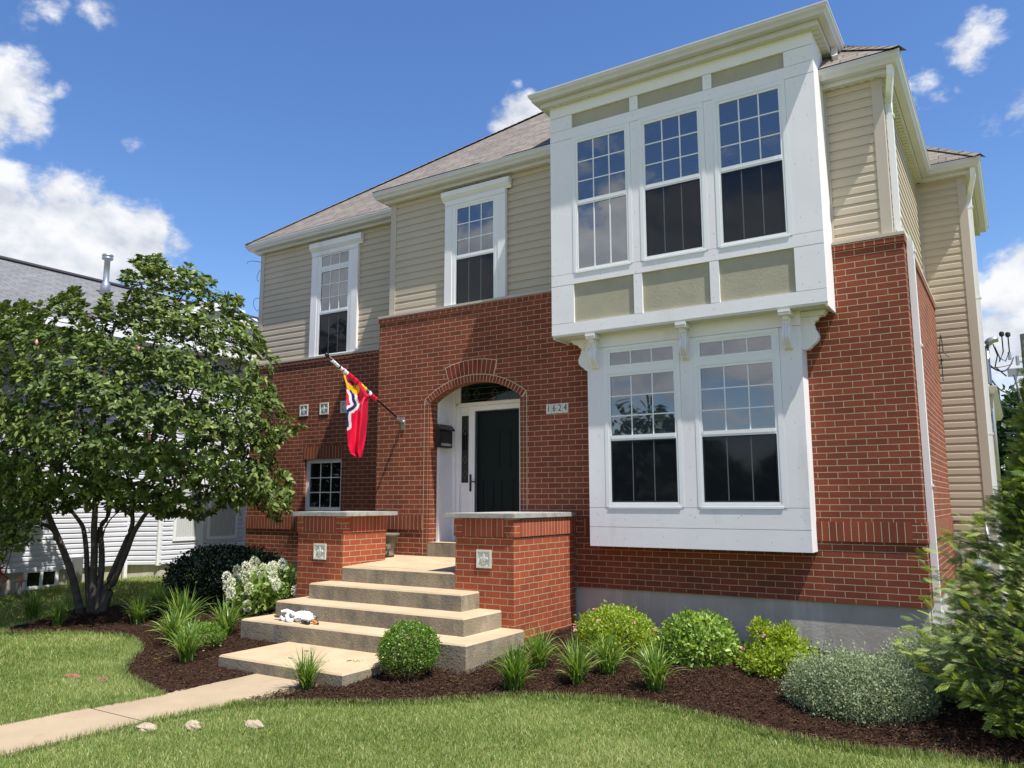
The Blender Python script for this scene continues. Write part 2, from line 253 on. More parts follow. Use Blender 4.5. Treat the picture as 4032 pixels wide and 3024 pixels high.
# ------------------------------------------------------------------ mesh helpers
ORG = {}
class M:
    def __init__(s): s.v = []; s.f = []; s.mi = []; s.uv = {}
    def quad(s, *p, mi=0, uv=None):
        i = len(s.v); s.v += [tuple(q) for q in p]; s.f.append(tuple(range(i, i+len(p)))); s.mi.append(mi)
        if uv: s.uv[len(s.f)-1] = uv
    def box(s, x0, x1, y0, y1, z0, z1, mi=0):
        x0, x1 = min(x0, x1), max(x0, x1); y0, y1 = min(y0, y1), max(y0, y1); z0, z1 = min(z0, z1), max(z0, z1)
        a, b, c, d = (x0, y0), (x1, y0), (x1, y1), (x0, y1)
        s.quad((*a, z0), (*b, z0), (*b, z1), (*a, z1), mi=mi); s.quad((*b, z0), (*c, z0), (*c, z1), (*b, z1), mi=mi)
        s.quad((*c, z0), (*d, z0), (*d, z1), (*c, z1), mi=mi); s.quad((*d, z0), (*a, z0), (*a, z1), (*d, z1), mi=mi)
        s.quad((*a, z1), (*b, z1), (*c, z1), (*d, z1), mi=mi); s.quad((*d, z0), (*c, z0), (*b, z0), (*a, z0), mi=mi)
    def prism(s, poly, a0, a1, fn, mi=0):   # poly 2D, fn(p, a) -> 3D
        n = len(poly)
        for i in range(n):
            p, q = poly[i], poly[(i+1) % n]; s.quad(fn(p, a0), fn(q, a0), fn(q, a1), fn(p, a1), mi=mi)
        s.quad(*[fn(p, a1) for p in poly], mi=mi); s.quad(*[fn(p, a0) for p in reversed(poly)], mi=mi)
    def tube(s, pts, rad, k=8, mi=0, cap=True, rect=None):
        pts = [Vector(p) for p in pts]; rings = []
        if not hasattr(rad, '__len__'): rad = [rad]*len(pts)
        ref = Vector((0, 0, 1)) if rect is None else Vector(rect[2])
        for i, p in enumerate(pts):
            t = (pts[min(i+1, len(pts)-1)]-pts[max(i-1, 0)]).normalized()
            a = ref if abs(t.dot(ref)) < .95 else Vector((1, 0, 0))
            e1 = t.cross(a).normalized(); e2 = t.cross(e1).normalized()
            if rect: ring = [p+e1*sx*rect[0]/2+e2*sy*rect[1]/2 for sx, sy in ((-1, -1), (1, -1), (1, 1), (-1, 1))]
            else: ring = [p+(e1*math.cos(2*math.pi*j/k)+e2*math.sin(2*math.pi*j/k))*rad[i] for j in range(k)]
            rings.append(ring)
        k = len(rings[0]); base = len(s.v)
        for ri in rings: s.v += [tuple(q) for q in ri]
        for i in range(len(rings)-1):
            for j in range(k): s.f.append((base+i*k+j, base+i*k+(j+1) % k, base+(i+1)*k+(j+1) % k, base+(i+1)*k+j)); s.mi.append(mi)
        if cap: s.f.append(tuple(base+j for j in reversed(range(k)))); s.mi.append(mi); s.f.append(tuple(base+(len(rings)-1)*k+j for j in range(k))); s.mi.append(mi)
    def lathe(s, c, prof, k=20, mi=0, sx=1, sy=1):
        base = len(s.v)
        for (r_, z) in prof:
            for j in range(k): s.v.append((c[0]+sx*r_*math.cos(2*math.pi*j/k), c[1]+sy*r_*math.sin(2*math.pi*j/k), c[2]+z))
        for i in range(len(prof)-1):
            for j in range(k): s.f.append((base+i*k+j, base+i*k+(j+1) % k, base+(i+1)*k+(j+1) % k, base+(i+1)*k+j)); s.mi.append(mi)
        s.f.append(tuple(base+j for j in reversed(range(k)))); s.mi.append(mi); s.f.append(tuple(base+(len(prof)-1)*k+j for j in range(k))); s.mi.append(mi)
    def build(s, name, mats, parent=None, smooth=False, bevel=0):
        if isinstance(mats, str): mats = [mats]
        org = ORG.get(parent.name, (0, 0, 0)) if parent else (0, 0, 0)
        me = bpy.data.meshes.new(name); me.from_pydata([(a-org[0], b-org[1], c-org[2]) for a, b, c in s.v], [], s.f)
        for x in mats: me.materials.append(MATS[x])
        me.polygons.foreach_set('material_index', s.mi)
        uvl = me.uv_layers.new(name='UVMap'); me.update()
        for fi, p in enumerate(me.polygons):
            n = p.normal; cu = s.uv.get(fi)
            for q, li in enumerate(p.loop_indices):
                if cu: uvl.data[li].uv = cu[q]; continue
                x, y, z = s.v[me.loops[li].vertex_index]
                if abs(n.y) >= max(abs(n.x), abs(n.z)): uvl.data[li].uv = (x, z)
                elif abs(n.x) >= abs(n.z): uvl.data[li].uv = (y, z)
                else: uvl.data[li].uv = (x, y)
        if smooth: me.polygons.foreach_set('use_smooth', [True]*len(me.polygons))
        o = bpy.data.objects.new(name, me); C.objects.link(o)
        if parent: o.parent = parent
        ORG[o.name] = org
        if bevel:
            bm = bmesh.new(); bm.from_mesh(me); bmesh.ops.remove_doubles(bm, verts=bm.verts, dist=1e-5)
            bmesh.ops.bevel(bm, geom=[e for e in bm.edges if len(e.link_faces) == 2 and e.calc_face_angle(0) > .6], offset=bevel, segments=2, affect='EDGES'); bm.to_mesh(me); bm.free()
        return o
def tag(o, label=None, cat=None, group=None, kind=None):
    if label: o['label'] = label
    if cat: o['category'] = cat
    if group: o['group'] = group
    if kind: o['kind'] = kind
    return o
def thing(name, label, cat, loc, group=None):
    o = bpy.data.objects.new(name, None); C.objects.link(o); o.location = loc; o.empty_display_size = .2; ORG[o.name] = tuple(loc)
    return tag(o, label, cat, group)
def bx(name, mat, parent, *b, bevel=0):
    m = M(); m.box(*b); return m.build(name, mat, parent, bevel=bevel)
def scatter(name, bv, bf, R, S, T, rnd, mat, parent=None, mi=None):
    """n copies of a little base shape joined in one mesh (numpy)."""
    bv = np.asarray(bv, float); n = len(T); k = len(bv); org = np.array(ORG.get(parent.name, (0, 0, 0)) if parent else (0, 0, 0))
    S = np.asarray(S, float); S = S.reshape(n, 1, -1)
    V = np.einsum('nij,nkj->nki', R, bv[None]*S)+(np.asarray(T)-org)[:, None]
    me = bpy.data.meshes.new(name); me.vertices.add(n*k); me.vertices.foreach_set('co', V.reshape(-1).astype(np.float32))
    fl = [len(f) for f in bf]; idx = np.concatenate([np.array(f) for f in bf]); LI = (idx[None]+np.arange(n)[:, None]*k).reshape(-1)
    me.loops.add(len(LI)); me.loops.foreach_set('vertex_index', LI.astype(np.int32))
    tot = np.tile(fl, n); st = np.concatenate([[0], np.cumsum(tot)[:-1]]); me.polygons.add(len(tot)); me.polygons.foreach_set('loop_start', st.astype(np.int32)); me.polygons.foreach_set('loop_total', tot.astype(np.int32))
    mats = [mat] if isinstance(mat, str) else mat
    for x in mats: me.materials.append(MATS[x])
    me.update(); me.validate()
    at = me.attributes.new('rnd', 'FLOAT', 'FACE'); at.data.foreach_set('value', np.repeat(rnd, len(bf)).astype(np.float32))
    o = bpy.data.objects.new(name, me); C.objects.link(o)
    if parent: o.parent = parent
    ORG[o.name] = tuple(org); return o
def frames(D, roll=None, up=None):
    """rotation matrices whose Y axis is D (leaf direction), Z approx the leaf normal."""
    D = D/np.linalg.norm(D, axis=1, keepdims=True); n = len(D)
    U = up if up is not None else np.tile([0, 0, 1.], (n, 1)); U = U+rng.normal(0, .35, (n, 3))
    X = np.cross(D, U); X /= np.linalg.norm(X, axis=1, keepdims=True)+1e-9; Z = np.cross(X, D)
    return np.stack([X, D, Z], axis=2)
LEAF_V = [(0, 0, 0), (-.26, .4, .07), (0, .45, 0), (.26, .4, .07), (-.2, .78, .02), (0, .8, -.05), (.2, .78, .02), (0, 1, -.12)]
LEAF_F = [(0, 2, 1), (0, 3, 2), (1, 2, 5, 4), (2, 3, 6, 5), (4, 5, 7), (5, 6, 7)]
SM_V = [(0, 0, 0), (-.28, .5, .06), (0, 1, 0), (.28, .5, .06)]; SM_F = [(0, 3, 2, 1)]
SM2_V = [(0, 0, 0), (-.3, .5, .1), (0, 1, 0), (.3, .5, .1)]; SM2_F = [(0, 2, 1), (0, 3, 2)]
def sph(n):
    v = rng.normal(0, 1, (n, 3)); return v/np.linalg.norm(v, axis=1, keepdims=True)
def lump(P, seed, s):
    """cheap smooth noise on points"""
    r_ = np.random.default_rng(seed); a = 0
    for k in range(7):
        w_ = r_.normal(0, 1, 3)*s*(1+k*.35); a = a+np.sin(P@w_+r_.uniform(0, 6.28))/(1+k*.25)
    return a/3.2

# ------------------------------------------------------------------ ground
def g(x, y):
    t = np.clip((np.asarray(y, float)-5.2)/3.0, 0, 1); k = np.clip((np.asarray(x, float)+6.5)/2.5, 0, 1); k = k*k*(3-2*k); return -.1+(.27-.13*k)*t*t*(3-2*t)
def G(x, y): return float(g(x, y))
def in_poly(X, Y, poly):
    ins = np.zeros(X.shape, bool); n = len(poly)
    for i in range(n):
        (x1, y1), (x2, y2) = poly[i], poly[(i+1) % n]
        c = ((y1 > Y) != (y2 > Y)) & (X < (x2-x1)*(Y-y1)/(y2-y1+1e-12)+x1); ins ^= c
    return ins
def smooth_line(p, n=6):
    o_ = []
    for i in range(len(p)-1):
        p0, p1, p2, p3 = [np.array(p[max(0, min(len(p)-1, i+k))], float) for k in (-1, 0, 1, 2)]
        for j in range(n):
            t = j/n; o_.append(tuple(.5*((2*p1)+(-p0+p2)*t+(2*p0-5*p1+4*p2-p3)*t*t+(-p0+3*p1-3*p2+p3)*t**3)))
    o_.append(tuple(p[-1])); return o_
EDGE_R = smooth_line([(-5.72, 4.62), (-5.45, 4.8), (-5.1, 5.05), (-4.45, 5.47), (-3.84, 5.98), (-3.3, 6.22), (-2.70, 6.29), (-2.09, 6.19), (-1.53, 6.03), (-.94, 6.02), (-.4, 6.12), (1.6, 6.3)])
EDGE_L = smooth_line([(-6.5, 4.5), (-6.8, 4.58), (-7.11, 4.67), (-7.73, 4.9), (-8.2, 5.25), (-8.7, 5.72), (-9.5, 5.98), (-10.5, 5.80), (-11.2, 5.45), (-11.5, 5.6), (-11.65, 6.2), (-11.75, 6.7), (-11.3, 7.1), (-10.9, 8.2), (-10.9, 9.6)])
BED_R = EDGE_R+[(1.6, 9.0), (-.8, 9.0), (-4.7, 9.0), (-5.5, 9.), (-5.5, 5.5), (-5.72, 5.5)]
BED_L = EDGE_L+[(-7.0, 9.6), (-7.0, 5.52), (-6.5, 5.52)]
PATH = [(-6.72, -4), (-6.66, 3.27), (-6.58, 3.98), (-6.47, 5.6), (-5.6, 5.6), (-5.70, 4.6), (-5.84, 3.95), (-5.89, 2.9), (-5.95, -4)]
def sheet(name, mat, xs, ys, zf, kind='structure', mask=None):
    X, Y = np.meshgrid(xs, ys, indexing='ij'); Z = zf(X, Y); nx, ny = len(xs), len(ys)
    V = np.stack([X, Y, Z], -1).reshape(-1, 3); I, J = np.meshgrid(np.arange(nx-1), np.arange(ny-1), indexing='ij'); a = (I*ny+J).reshape(-1)
    F_ = np.stack([a, a+ny, a+ny+1, a+1], 1)
    if mask is not None:
        cx = ((X[:-1, :-1]+X[1:, 1:])/2).reshape(-1); cy = ((Y[:-1, :-1]+Y[1:, 1:])/2).reshape(-1); F_ = F_[mask(cx, cy)]
        us, inv = np.unique(F_, return_inverse=True); V = V[us]; F_ = inv.reshape(F_.shape)
    me = bpy.data.meshes.new(name); me.from_pydata(V.tolist(), [], F_.tolist()); me.materials.append(MATS[mat]); me.polygons.foreach_set('use_smooth', [True]*len(me.polygons)); me.update()
    o = bpy.data.objects.new(name, me); C.objects.link(o); return tag(o, kind=kind)
xs = np.concatenate([[-600, -200, -80, -40, -25], np.arange(-18, 6.01, .25), [12, 30, 80, 250, 700]]); ys = np.concatenate([[-500, -150, -50, -20, -10], np.arange(-5, 16.01, .2), [22, 40, 90, 250, 900]])
sheet('ground', 'lawn', xs, ys, lambda X, Y: g(X, Y)-.004+0*X)
bed_h = lambda X, Y: g(X, Y)+.012+.012*np.sin(X*3.1+Y*2)+rng.normal(0, .005, X.shape)
mk = lambda poly: (lambda x, y: in_poly(x, y, poly))
o = sheet('garden_bed', 'mulch', np.arange(-5.8, 1.7, .03), np.arange(4.6, 9.1, .03), bed_h, mask=mk(BED_R))
o = sheet('garden_bed', 'mulch', np.arange(-13, -6.4, .035), np.arange(4.4, 9.7, .035), bed_h, mask=mk(BED_L))
pm = M()
JO = [-4, -2.3, -.2, 1.85, 3.9, 5.6]
def pxl(y, side):
    pts = sorted([(q[1], q[0]) for q in (PATH[:4] if side == 0 else PATH[4:])]); return float(np.interp(y, [a for a, b_ in pts], [b_ for a, b_ in pts]))
for i in range(5):
    y0, y1 = JO[i]+.013, JO[i+1]-.013; k = 6
    for j in range(k):
        a, c = y0+(y1-y0)*j/k, y0+(y1-y0)*(j+1)/k; za, zc = G(0, a)+.022+.006*(i % 2), G(0, c)+.022+.006*(i % 2)
        p = [(pxl(a, 0), a), (pxl(a, 1), a), (pxl(c, 1), c), (pxl(c, 0), c)]
        pm.quad(*[(x, y, (za if q < 2 else zc)) for q, (x, y) in enumerate(p)])
        pm.quad((p[1][0], a, za-.1), (p[2][0], c, zc-.1), (p[2][0], c, zc), (p[1][0], a, za)); pm.quad((p[3][0], c, zc-.1), (p[0][0], a, za-.1), (p[0][0], a, za), (p[3][0], c, zc))
        if j == 0: pm.quad((p[0][0], a, za-.1), (p[1][0], a, za-.1), (p[1][0], a, za), (p[0][0], a, za))
tag(pm.build('path', 'path_concrete'), kind='structure')
tag(sheet('road', 'asphalt', np.array([-300, -100, -20, 20, 100, 300.]), np.array([-19., -16, -12]), lambda X, Y: g(X, Y)+.02), kind='structure')
# grass blades
def grass(name, n, box, hgt, wid, lab, dens=None):
    x = rng.uniform(box[0], box[1], n); y = rng.uniform(box[2], box[3], n)
    d = np.hypot(x, y); keep = ~in_poly(x, y, BED_R) & ~in_poly(x, y, BED_L) & ~in_poly(x, y, PATH)
    # only where the lens (or a viewpoint a step aside) can see
    az = np.arctan2(-x, y); keep &= (az > math.radians(-8)) & (az < math.radians(74)) & (d > 2.2)
    keep &= ~((y > 8.8) & (x > -11.7)); keep &= x > -14.2
    x, y = x[keep], y[keep]; n = len(x); P = np.stack([x, y, g(x, y)-.006], 1)
    patch = lump(P*[1, 1, 0], 5, 1.6)*.5+.5; pa2 = lump(P*[1, 1, 0], 9, 5)*.5+.5
    D = np.stack([rng.normal(0, .42, n), rng.normal(0, .42, n), np.ones(n)], 1)
    R_ = frames(D, up=np.stack([rng.normal(0, 1, n), rng.normal(0, 1, n), np.zeros(n)], 1))
    s = hgt*(.55+.75*rng.random(n))*(.8+.4*pa2); S = np.stack([np.full(n, wid)*(.7+.6*rng.random(n)), s, s], 1)
    rnd = np.clip(.18+.45*patch+.3*(pa2-.5)+rng.normal(0, .22, n), 0, 1); rnd = np.where(rng.random(n) < .08, 1, rnd)
    o = scatter(name, [(-.5, 0, 0), (.5, 0, 0), (-.35, .6, .08), (.35, .6, .08), (0, 1, .3)], [(0, 1, 3, 2), (2, 3, 4)], R_, S, P, rnd, 'grass_blade')
    return tag(o, lab, 'grass', kind='stuff')
grass('grass', 330000, (-9.3, .6, 2.2, 6.4), .040, .0042, 'mown lawn grass in front of the mulch beds and beside the walk')
grass('grass', 90000, (-14.3, -9, 3.0, 11.5), .055, .007, 'mown lawn grass between the magnolia and the white neighbouring house')
def tufts(line, n, lab):
    L_ = np.array(line); i = rng.integers(0, len(L_)-1, n); t = rng.random((n, 1)); P_ = L_[i]*(1-t)+L_[i+1]*t+rng.normal(0, .018, (n, 2)); k = (P_[:, 0] > -11.7) & (P_[:, 1] < 6.6); P_ = P_[k]; n = len(P_)
    D = np.stack([rng.normal(0, .6, n), rng.normal(-.1, .6, n), np.ones(n)], 1); s = .055*(.4+1.0*rng.random(n)**1.5); S = np.stack([np.full(n, .0045), s, s], 1)
    tag(scatter('grass', [(-.5, 0, 0), (.5, 0, 0), (-.35, .6, .08), (.35, .6, .08), (0, 1, .3)], [(0, 1, 3, 2), (2, 3, 4)], frames(D), S, np.stack([P_[:, 0], P_[:, 1], g(P_[:, 0], P_[:, 1])], 1), np.clip(rng.normal(.5, .3, n), 0, 1), 'grass_blade'), lab, 'grass', kind='stuff')
tufts(EDGE_R, 14000, 'taller uncut grass fringe along the edge of the right mulch bed'); tufts(EDGE_L, 9000, 'taller uncut grass fringe along the edge of the left mulch bed'); tufts([(-6.66, 2.5), (-6.66, 3.27), (-6.58, 3.98), (-6.5, 4.5)], 3500, 'grass fringe leaning over the left edge of the walk'); tufts([(-5.7, 4.6), (-5.84, 3.95), (-5.89, 2.9), (-5.9, 2.3)], 3500, 'grass fringe leaning over the right edge of the walk')
# mulch chips
def chips(poly, n, box, zf, lab):
    x = rng.uniform(box[0], box[1], n); y = rng.uniform(box[2], box[3], n); k = in_poly(x, y, poly); x, y = x[k], y[k]; n = len(x)
    D = np.stack([rng.normal(0, 1, n), rng.normal(0, 1, n), rng.normal(0, .22, n)], 1); R_ = frames(D)
    S = np.stack([.003+.006*rng.random(n), .010+.035*rng.random(n)**2, np.full(n, .02)], 1)
    o = scatter('mulch_chips', [(-.5, 0, 0), (.5, 0, 0), (.4, 1, .1), (-.4, 1, 0)], [(0, 1, 2, 3)], R_, S, np.stack([x, y, g(x, y)+.022+.02*rng.random(n)], 1), np.clip(rng.beta(1.6, 2.6, n), 0, 1), 'mulch_chip')
    tag(o, lab, 'mulch', kind='stuff')
chips(BED_R, 190000, (-5.8, 1.5, 4.6, 9), g, 'dark brown shredded bark mulch in the bed right of the steps')
chips(BED_L, 120000, (-13, -6.4, 4.4, 9.7), g, 'dark brown shredded bark mulch in the bed left of the steps')
# ------------------------------------------------------------------ the brick house
D = 8.9; LY = 9.53; XR = -.824; XP = -8.04; XLW = -11.62; TOP = 4.345; TOPL = 4.03; EZ = 6.33
house = thing('brick_house', 'two-storey red brick house with tan siding upstairs and a big white bay window', 'house', (-6, 12, .1))
def sidx(z): return (z-1.6)*.9906+1.6
# --- foundations
m = M(); m.box(XP+.03, XR-.025, D+.03, 12.55, -.4, .572); m.box(XLW, XP+.1, LY+.03, 12.55, -.4, .60); m.box(-3.2, -.36, 12.5, 16, -.4, .35)
m.build('foundation', 'concrete', house)
# --- main brick wall with arched opening
xl, xr, zs, rise = -7.038, -5.527, 3.0, .243; xc = (xl+xr)/2; hs_ = (xr-xl)/2; RAD = (hs_**2+rise**2)/(2*rise); zc = zs+rise-RAD
def arc(x, R_=RAD): return zc+math.sqrt(max(R_*R_-(x-xc)**2, 0))
b = M(); zb = .56
def wallq(x0, x1, z0, z1, y=D): b.quad((x0, y, z0), (x1, y, z0), (x1, y, z1), (x0, y, z1))
wallq(XP, xl, zb, TOP-.068); wallq(xr, XR, zb, TOP-.068)
K = 24
for i in range(K):
    xa, xb = xl+(xr-xl)*i/K, xl+(xr-xl)*(i+1)/K
    b.quad((xa, D, arc(xa)), (xb, D, arc(xb)), (xb, D, TOP-.068), (xa, D, TOP-.068))
    b.quad((xa, D, arc(xa)), (xa, D+.165, arc(xa)), (xb, D+.165, arc(xb)), (xb, D, arc(xb)), uv=[(xa*1.0, 0), (xa, .165), (xb, .165), (xb, 0)])
b.quad((xl, D, .8), (xl, D+.165, .8), (xl, D+.165, zs), (xl, D, zs)); b.quad((xr, D+.165, .8), (xr, D, .8), (xr, D, zs), (xr, D+.165, zs))
b.quad((xl, D, .8), (xr, D, .8), (xr, D, .5), (xl, D, .5))
b.quad((XP, D+.9, zb), (XP, D, zb), (XP, D, TOP-.068), (XP, D+.9, TOP-.068))                     # left return of the porch front
b.quad((XR, D, zb), (XR, 12.5, zb), (XR, 12.5, TOP-.068), (XR, D, TOP-.068))                      # right side wall
b.quad((XP, D, zb), (XR, D, zb), (XR, D+.1, zb), (XP, D+.1, zb))
b.quad((XLW-.03, LY, .6), (XP, LY, .6), (XP, LY, 1.44), (XLW-.03, LY, 1.44))
SWX0, SWX1, SWZ0, SWZ1 = -10.235, -9.37, 1.44, 2.30     # small window opening in the left wing
b.quad((XLW-.03, LY, SWZ0), (SWX0, LY, SWZ0), (SWX0, LY, SWZ1), (XLW-.03, LY, SWZ1)); b.quad((SWX1, LY, SWZ0), (XP, LY, SWZ0), (XP, LY, SWZ1), (SWX1, LY, SWZ1))
b.quad((XLW-.03, LY, SWZ1), (XP, LY, SWZ1), (XP, LY, TOPL-.068), (XLW-.03, LY, TOPL-.068))
b.quad((XLW-.03, LY+3, .6), (XLW-.03, LY, .6), (XLW-.03, LY, TOPL-.068), (XLW-.03, LY+3, TOPL-.068))
for x, s in ((SWX0, 0), (SWX1, 1)):
    q = [(x, LY, SWZ0), (x, LY+.09, SWZ0), (x, LY+.09, SWZ1), (x, LY, SWZ1)]; b.quad(*(q if s == 0 else q[::-1]))
b.quad((SWX0, LY, SWZ0), (SWX1, LY, SWZ0), (SWX1, LY+.09, SWZ0), (SWX0, LY+.09, SWZ0)); b.quad((SWX0, LY+.09, SWZ1), (SWX1, LY+.09, SWZ1), (SWX1, LY, SWZ1), (SWX0, LY, SWZ1))
wall = b.build('brick_wall', 'brick', house)
# projecting courses: capping header row, soldier belt with dentil row under it
def cap_row(x0, x1, y, z, back=.1, side=None):
    m = M(); m.box(x0, x1, y-.014, y+back, z-.068, z); m.build('capping_course', 'brick_header', house)
cap_row(XP-.012, XR+.014, D, TOP); cap_row(XLW-.04, XP+.02, LY, TOPL)
m = M(); m.box(XR-.1, XR+.014, D-.014+.115, 12.5, TOP-.068, TOP); m.build('capping_course', 'brick_header', house)
def belt(x0, x1, y, z0, z1):
    m = M(); m.box(x0, x1, y-.016, y+.05, z0, z1); m.build('soldier_course', 'brick_soldier', house)
belt(-4.6, XR+.016-.13, D, 1.181, 1.382); belt(XP-.014, xl-.11, D, 1.20, 1.40); belt(XLW-.04, XP+.02, LY, 1.13, 1.335); belt(-5.42, -4.75, D, 1.19, 1.39)
m = M(); m.box(XR-.115, XR+.016, D-.016, D+.11, 1.181, 1.382); m.build('corner_bricks', 'brick_header', house)
m = M(); m.box(XR-.05, XR+.016, D+.111, 12.5, 1.181, 1.382); m.build('soldier_course', 'brick_soldier', house)
m = M(); m.box(SWX0-.03, SWX1+.03, LY-.004, LY+.03, 2.305, 2.51); m.build('window_lintel', 'brick_soldier', house)
# arch: header ring and keystone fan of single bricks
m = M(); n_ = 32; a0 = math.asin(hs_/RAD)
def wedge(m, a1, a2, r1, r2, y0, y1):
    P_ = [(xc+math.sin(a)*r_, zc+math.cos(a)*r_) for a, r_ in ((a1, r1), (a2, r1), (a2, r2), (a1, r2))]
    m.prism(P_, y1, y0, lambda p, a: (p[0], a, p[1]))
for i in range(n_):
    a1 = -a0-.03+(2*a0+.06)*i/n_; a2 = -a0-.03+(2*a0+.06)*(i+1)/n_; wedge(m, a1+.003, a2-.004, RAD+.003, RAD+.092, D-.004, D+.1)
m.build('arch_ring', 'brick_plain', house)
m = M(); k1, k2 = -.31, .24
for i in range(11):
    a1, a2 = k1+(k2-k1)*i/11, k1+(k2-k1)*(i+1)/11; wedge(m, a1+.0025, a2-.004, RAD+.104, RAD+.305, D-.005, D+.05)
m.build('arch_keystone', 'brick_plain', house)
m = M(); wedge(m, -a0-.035, a0+.035, RAD+.001, RAD+.1, D-.0015, D+.09)
for i in range(28):
    a1, a2 = -a0-.04+(2*a0+.08)*i/28, -a0-.04+(2*a0+.08)*(i+1)/28; wedge(m, a1, a2, RAD, RAD+.103, D-.0015, D+.09)
wedge(m, k1-.006, k2+.006, RAD+.1, RAD+.318, D-.0025, D+.04); 
m = M()
for i in range(28):
    a1, a2 = -a0-.04+(2*a0+.08)*i/28, -a0-.04+(2*a0+.08)*(i+1)/28; wedge(m, a1, a2, RAD+.001, RAD+.101, D-.0015, D+.09)
for i in range(8):
    a1, a2 = k1-.008+(k2-k1+.014)*i/8, k1-.008+(k2-k1+.014)*(i+1)/8; wedge(m, a1, a2, RAD+.1, RAD+.315, D-.0022, D+.04)
m.build('arch_mortar', 'mortar', house)
for x0, x1 in ((xl-.1, xl-.002), (xr+.002, xr+.1)):
    m = M(); m.box(x0, x1, D-.003, D+.1, .85, 2.96); o = m.build('jamb_bricks', 'brick_stack', house)
    bx('jamb_joint', 'mortar', house, (x0-.008 if x1 < xc else x1-.002), (x0+.002 if x1 < xc else x1+.008), D-.0028, D+.02, .85, 3.03)
# white ledges on the brick tops
for q in ((XP-.02, -4.8, D-.02, D+.1, TOP+.001, TOP+.034), (-1.52, XR+.02, D-.02, D+.1, TOP+.001, TOP+.034), (XR-.1, XR+.02, D+.1, 12.48, TOP+.001, TOP+.034), (XLW-.05, XP+.02, LY-.02, LY+.09, TOPL+.001, TOPL+.034)): bx('ledge', 'post_vinyl', house, *q)
# --- siding: real dutch-lap courses
PROF = [(.003, 0), (.0145, 0), (.0135, .062), (.004, .085), (.002, .107)]
def siding(m, p0, p1, z0, z1, nrm, course=.107, mi=0, dp=1):
    z = z0
    while z < z1-.005:
        pr_ = [(o_*dp, min(z+h*course/.107, z1)) for o_, h in PROF]
        for (o1, h1), (o2, h2) in zip(pr_[:-1], pr_[1:]):
            a = [(p0[0]+nrm[0]*o1, p0[1]+nrm[1]*o1, h1), (p1[0]+nrm[0]*o1, p1[1]+nrm[1]*o1, h1), (p1[0]+nrm[0]*o2, p1[1]+nrm[1]*o2, h2), (p0[0]+nrm[0]*o2, p0[1]+nrm[1]*o2, h2)]
            m.quad(*a, mi=mi)
        z += course
SY = 8.985; SL = 9.605
m = M()
siding(m, (XLW, SL), (XP+.15, SL), TOPL+.03, 6.17, (0, -1)); siding(m, (XP+.13, SY), (-4.7, SY), TOP+.03, 6.17, (0, -1)); siding(m, (-1.6, SY), (-.95, SY), TOP+.03, 6.17, (0, -1))
siding(m, (-.945, SY), (-.945, 12.5), TOP+.03, 6.17, (1, 0)); siding(m, (-.95, 12.5), (-.34, 12.5), .35, 6.17, (0, -1)); siding(m, (-.335, 12.5), (-.335, 15.6), .35, 6.17, (1, 0)); siding(m, (XP+.135, SL+.1), (XP+.135, SY), TOP+.03, 6.17, (-1, 0)); siding(m, (XLW, 14), (XLW, SL), TOPL+.03, 6.17, (-1, 0))
m.build('siding', 'siding', house)
m = M()      # solid core added to block light, unseen behind siding and brick
m.box(XLW+.01, XP+.2, SL+.008, 16, TOPL-.1, 6.2); m.box(XP+.14, -.955, SY+.008, 16, TOP-.1, 6.2); m.box(-1.2, -.345, 12.51, 15.58, .3, 6.2); m.build('hidden_core', 'siding', house)
for x, y, z0 in ((XP+.15, SY, TOP+.03), (XLW, SL, TOPL+.03), (-.945, SY, TOP+.03), (-.335, 12.5, .3)):
    s = 1 if x > -2 else -1
    bx('corner_post', 'post_vinyl', house, x-(.085 if s > 0 else .022), x+(.022 if s > 0 else .085), y-.022, y+.085, z0, 6.17)
for q in ((-1.54, -1.50, SY-.022, SY, TOP+.03, 6.17), (-.945, -.90, 12.47, 12.5, .35, 6.17), (XP+.02, XP+.06, SL-.022, SL, TOPL+.03, 6.17)): bx('corner_post', 'post_vinyl', house, *q)
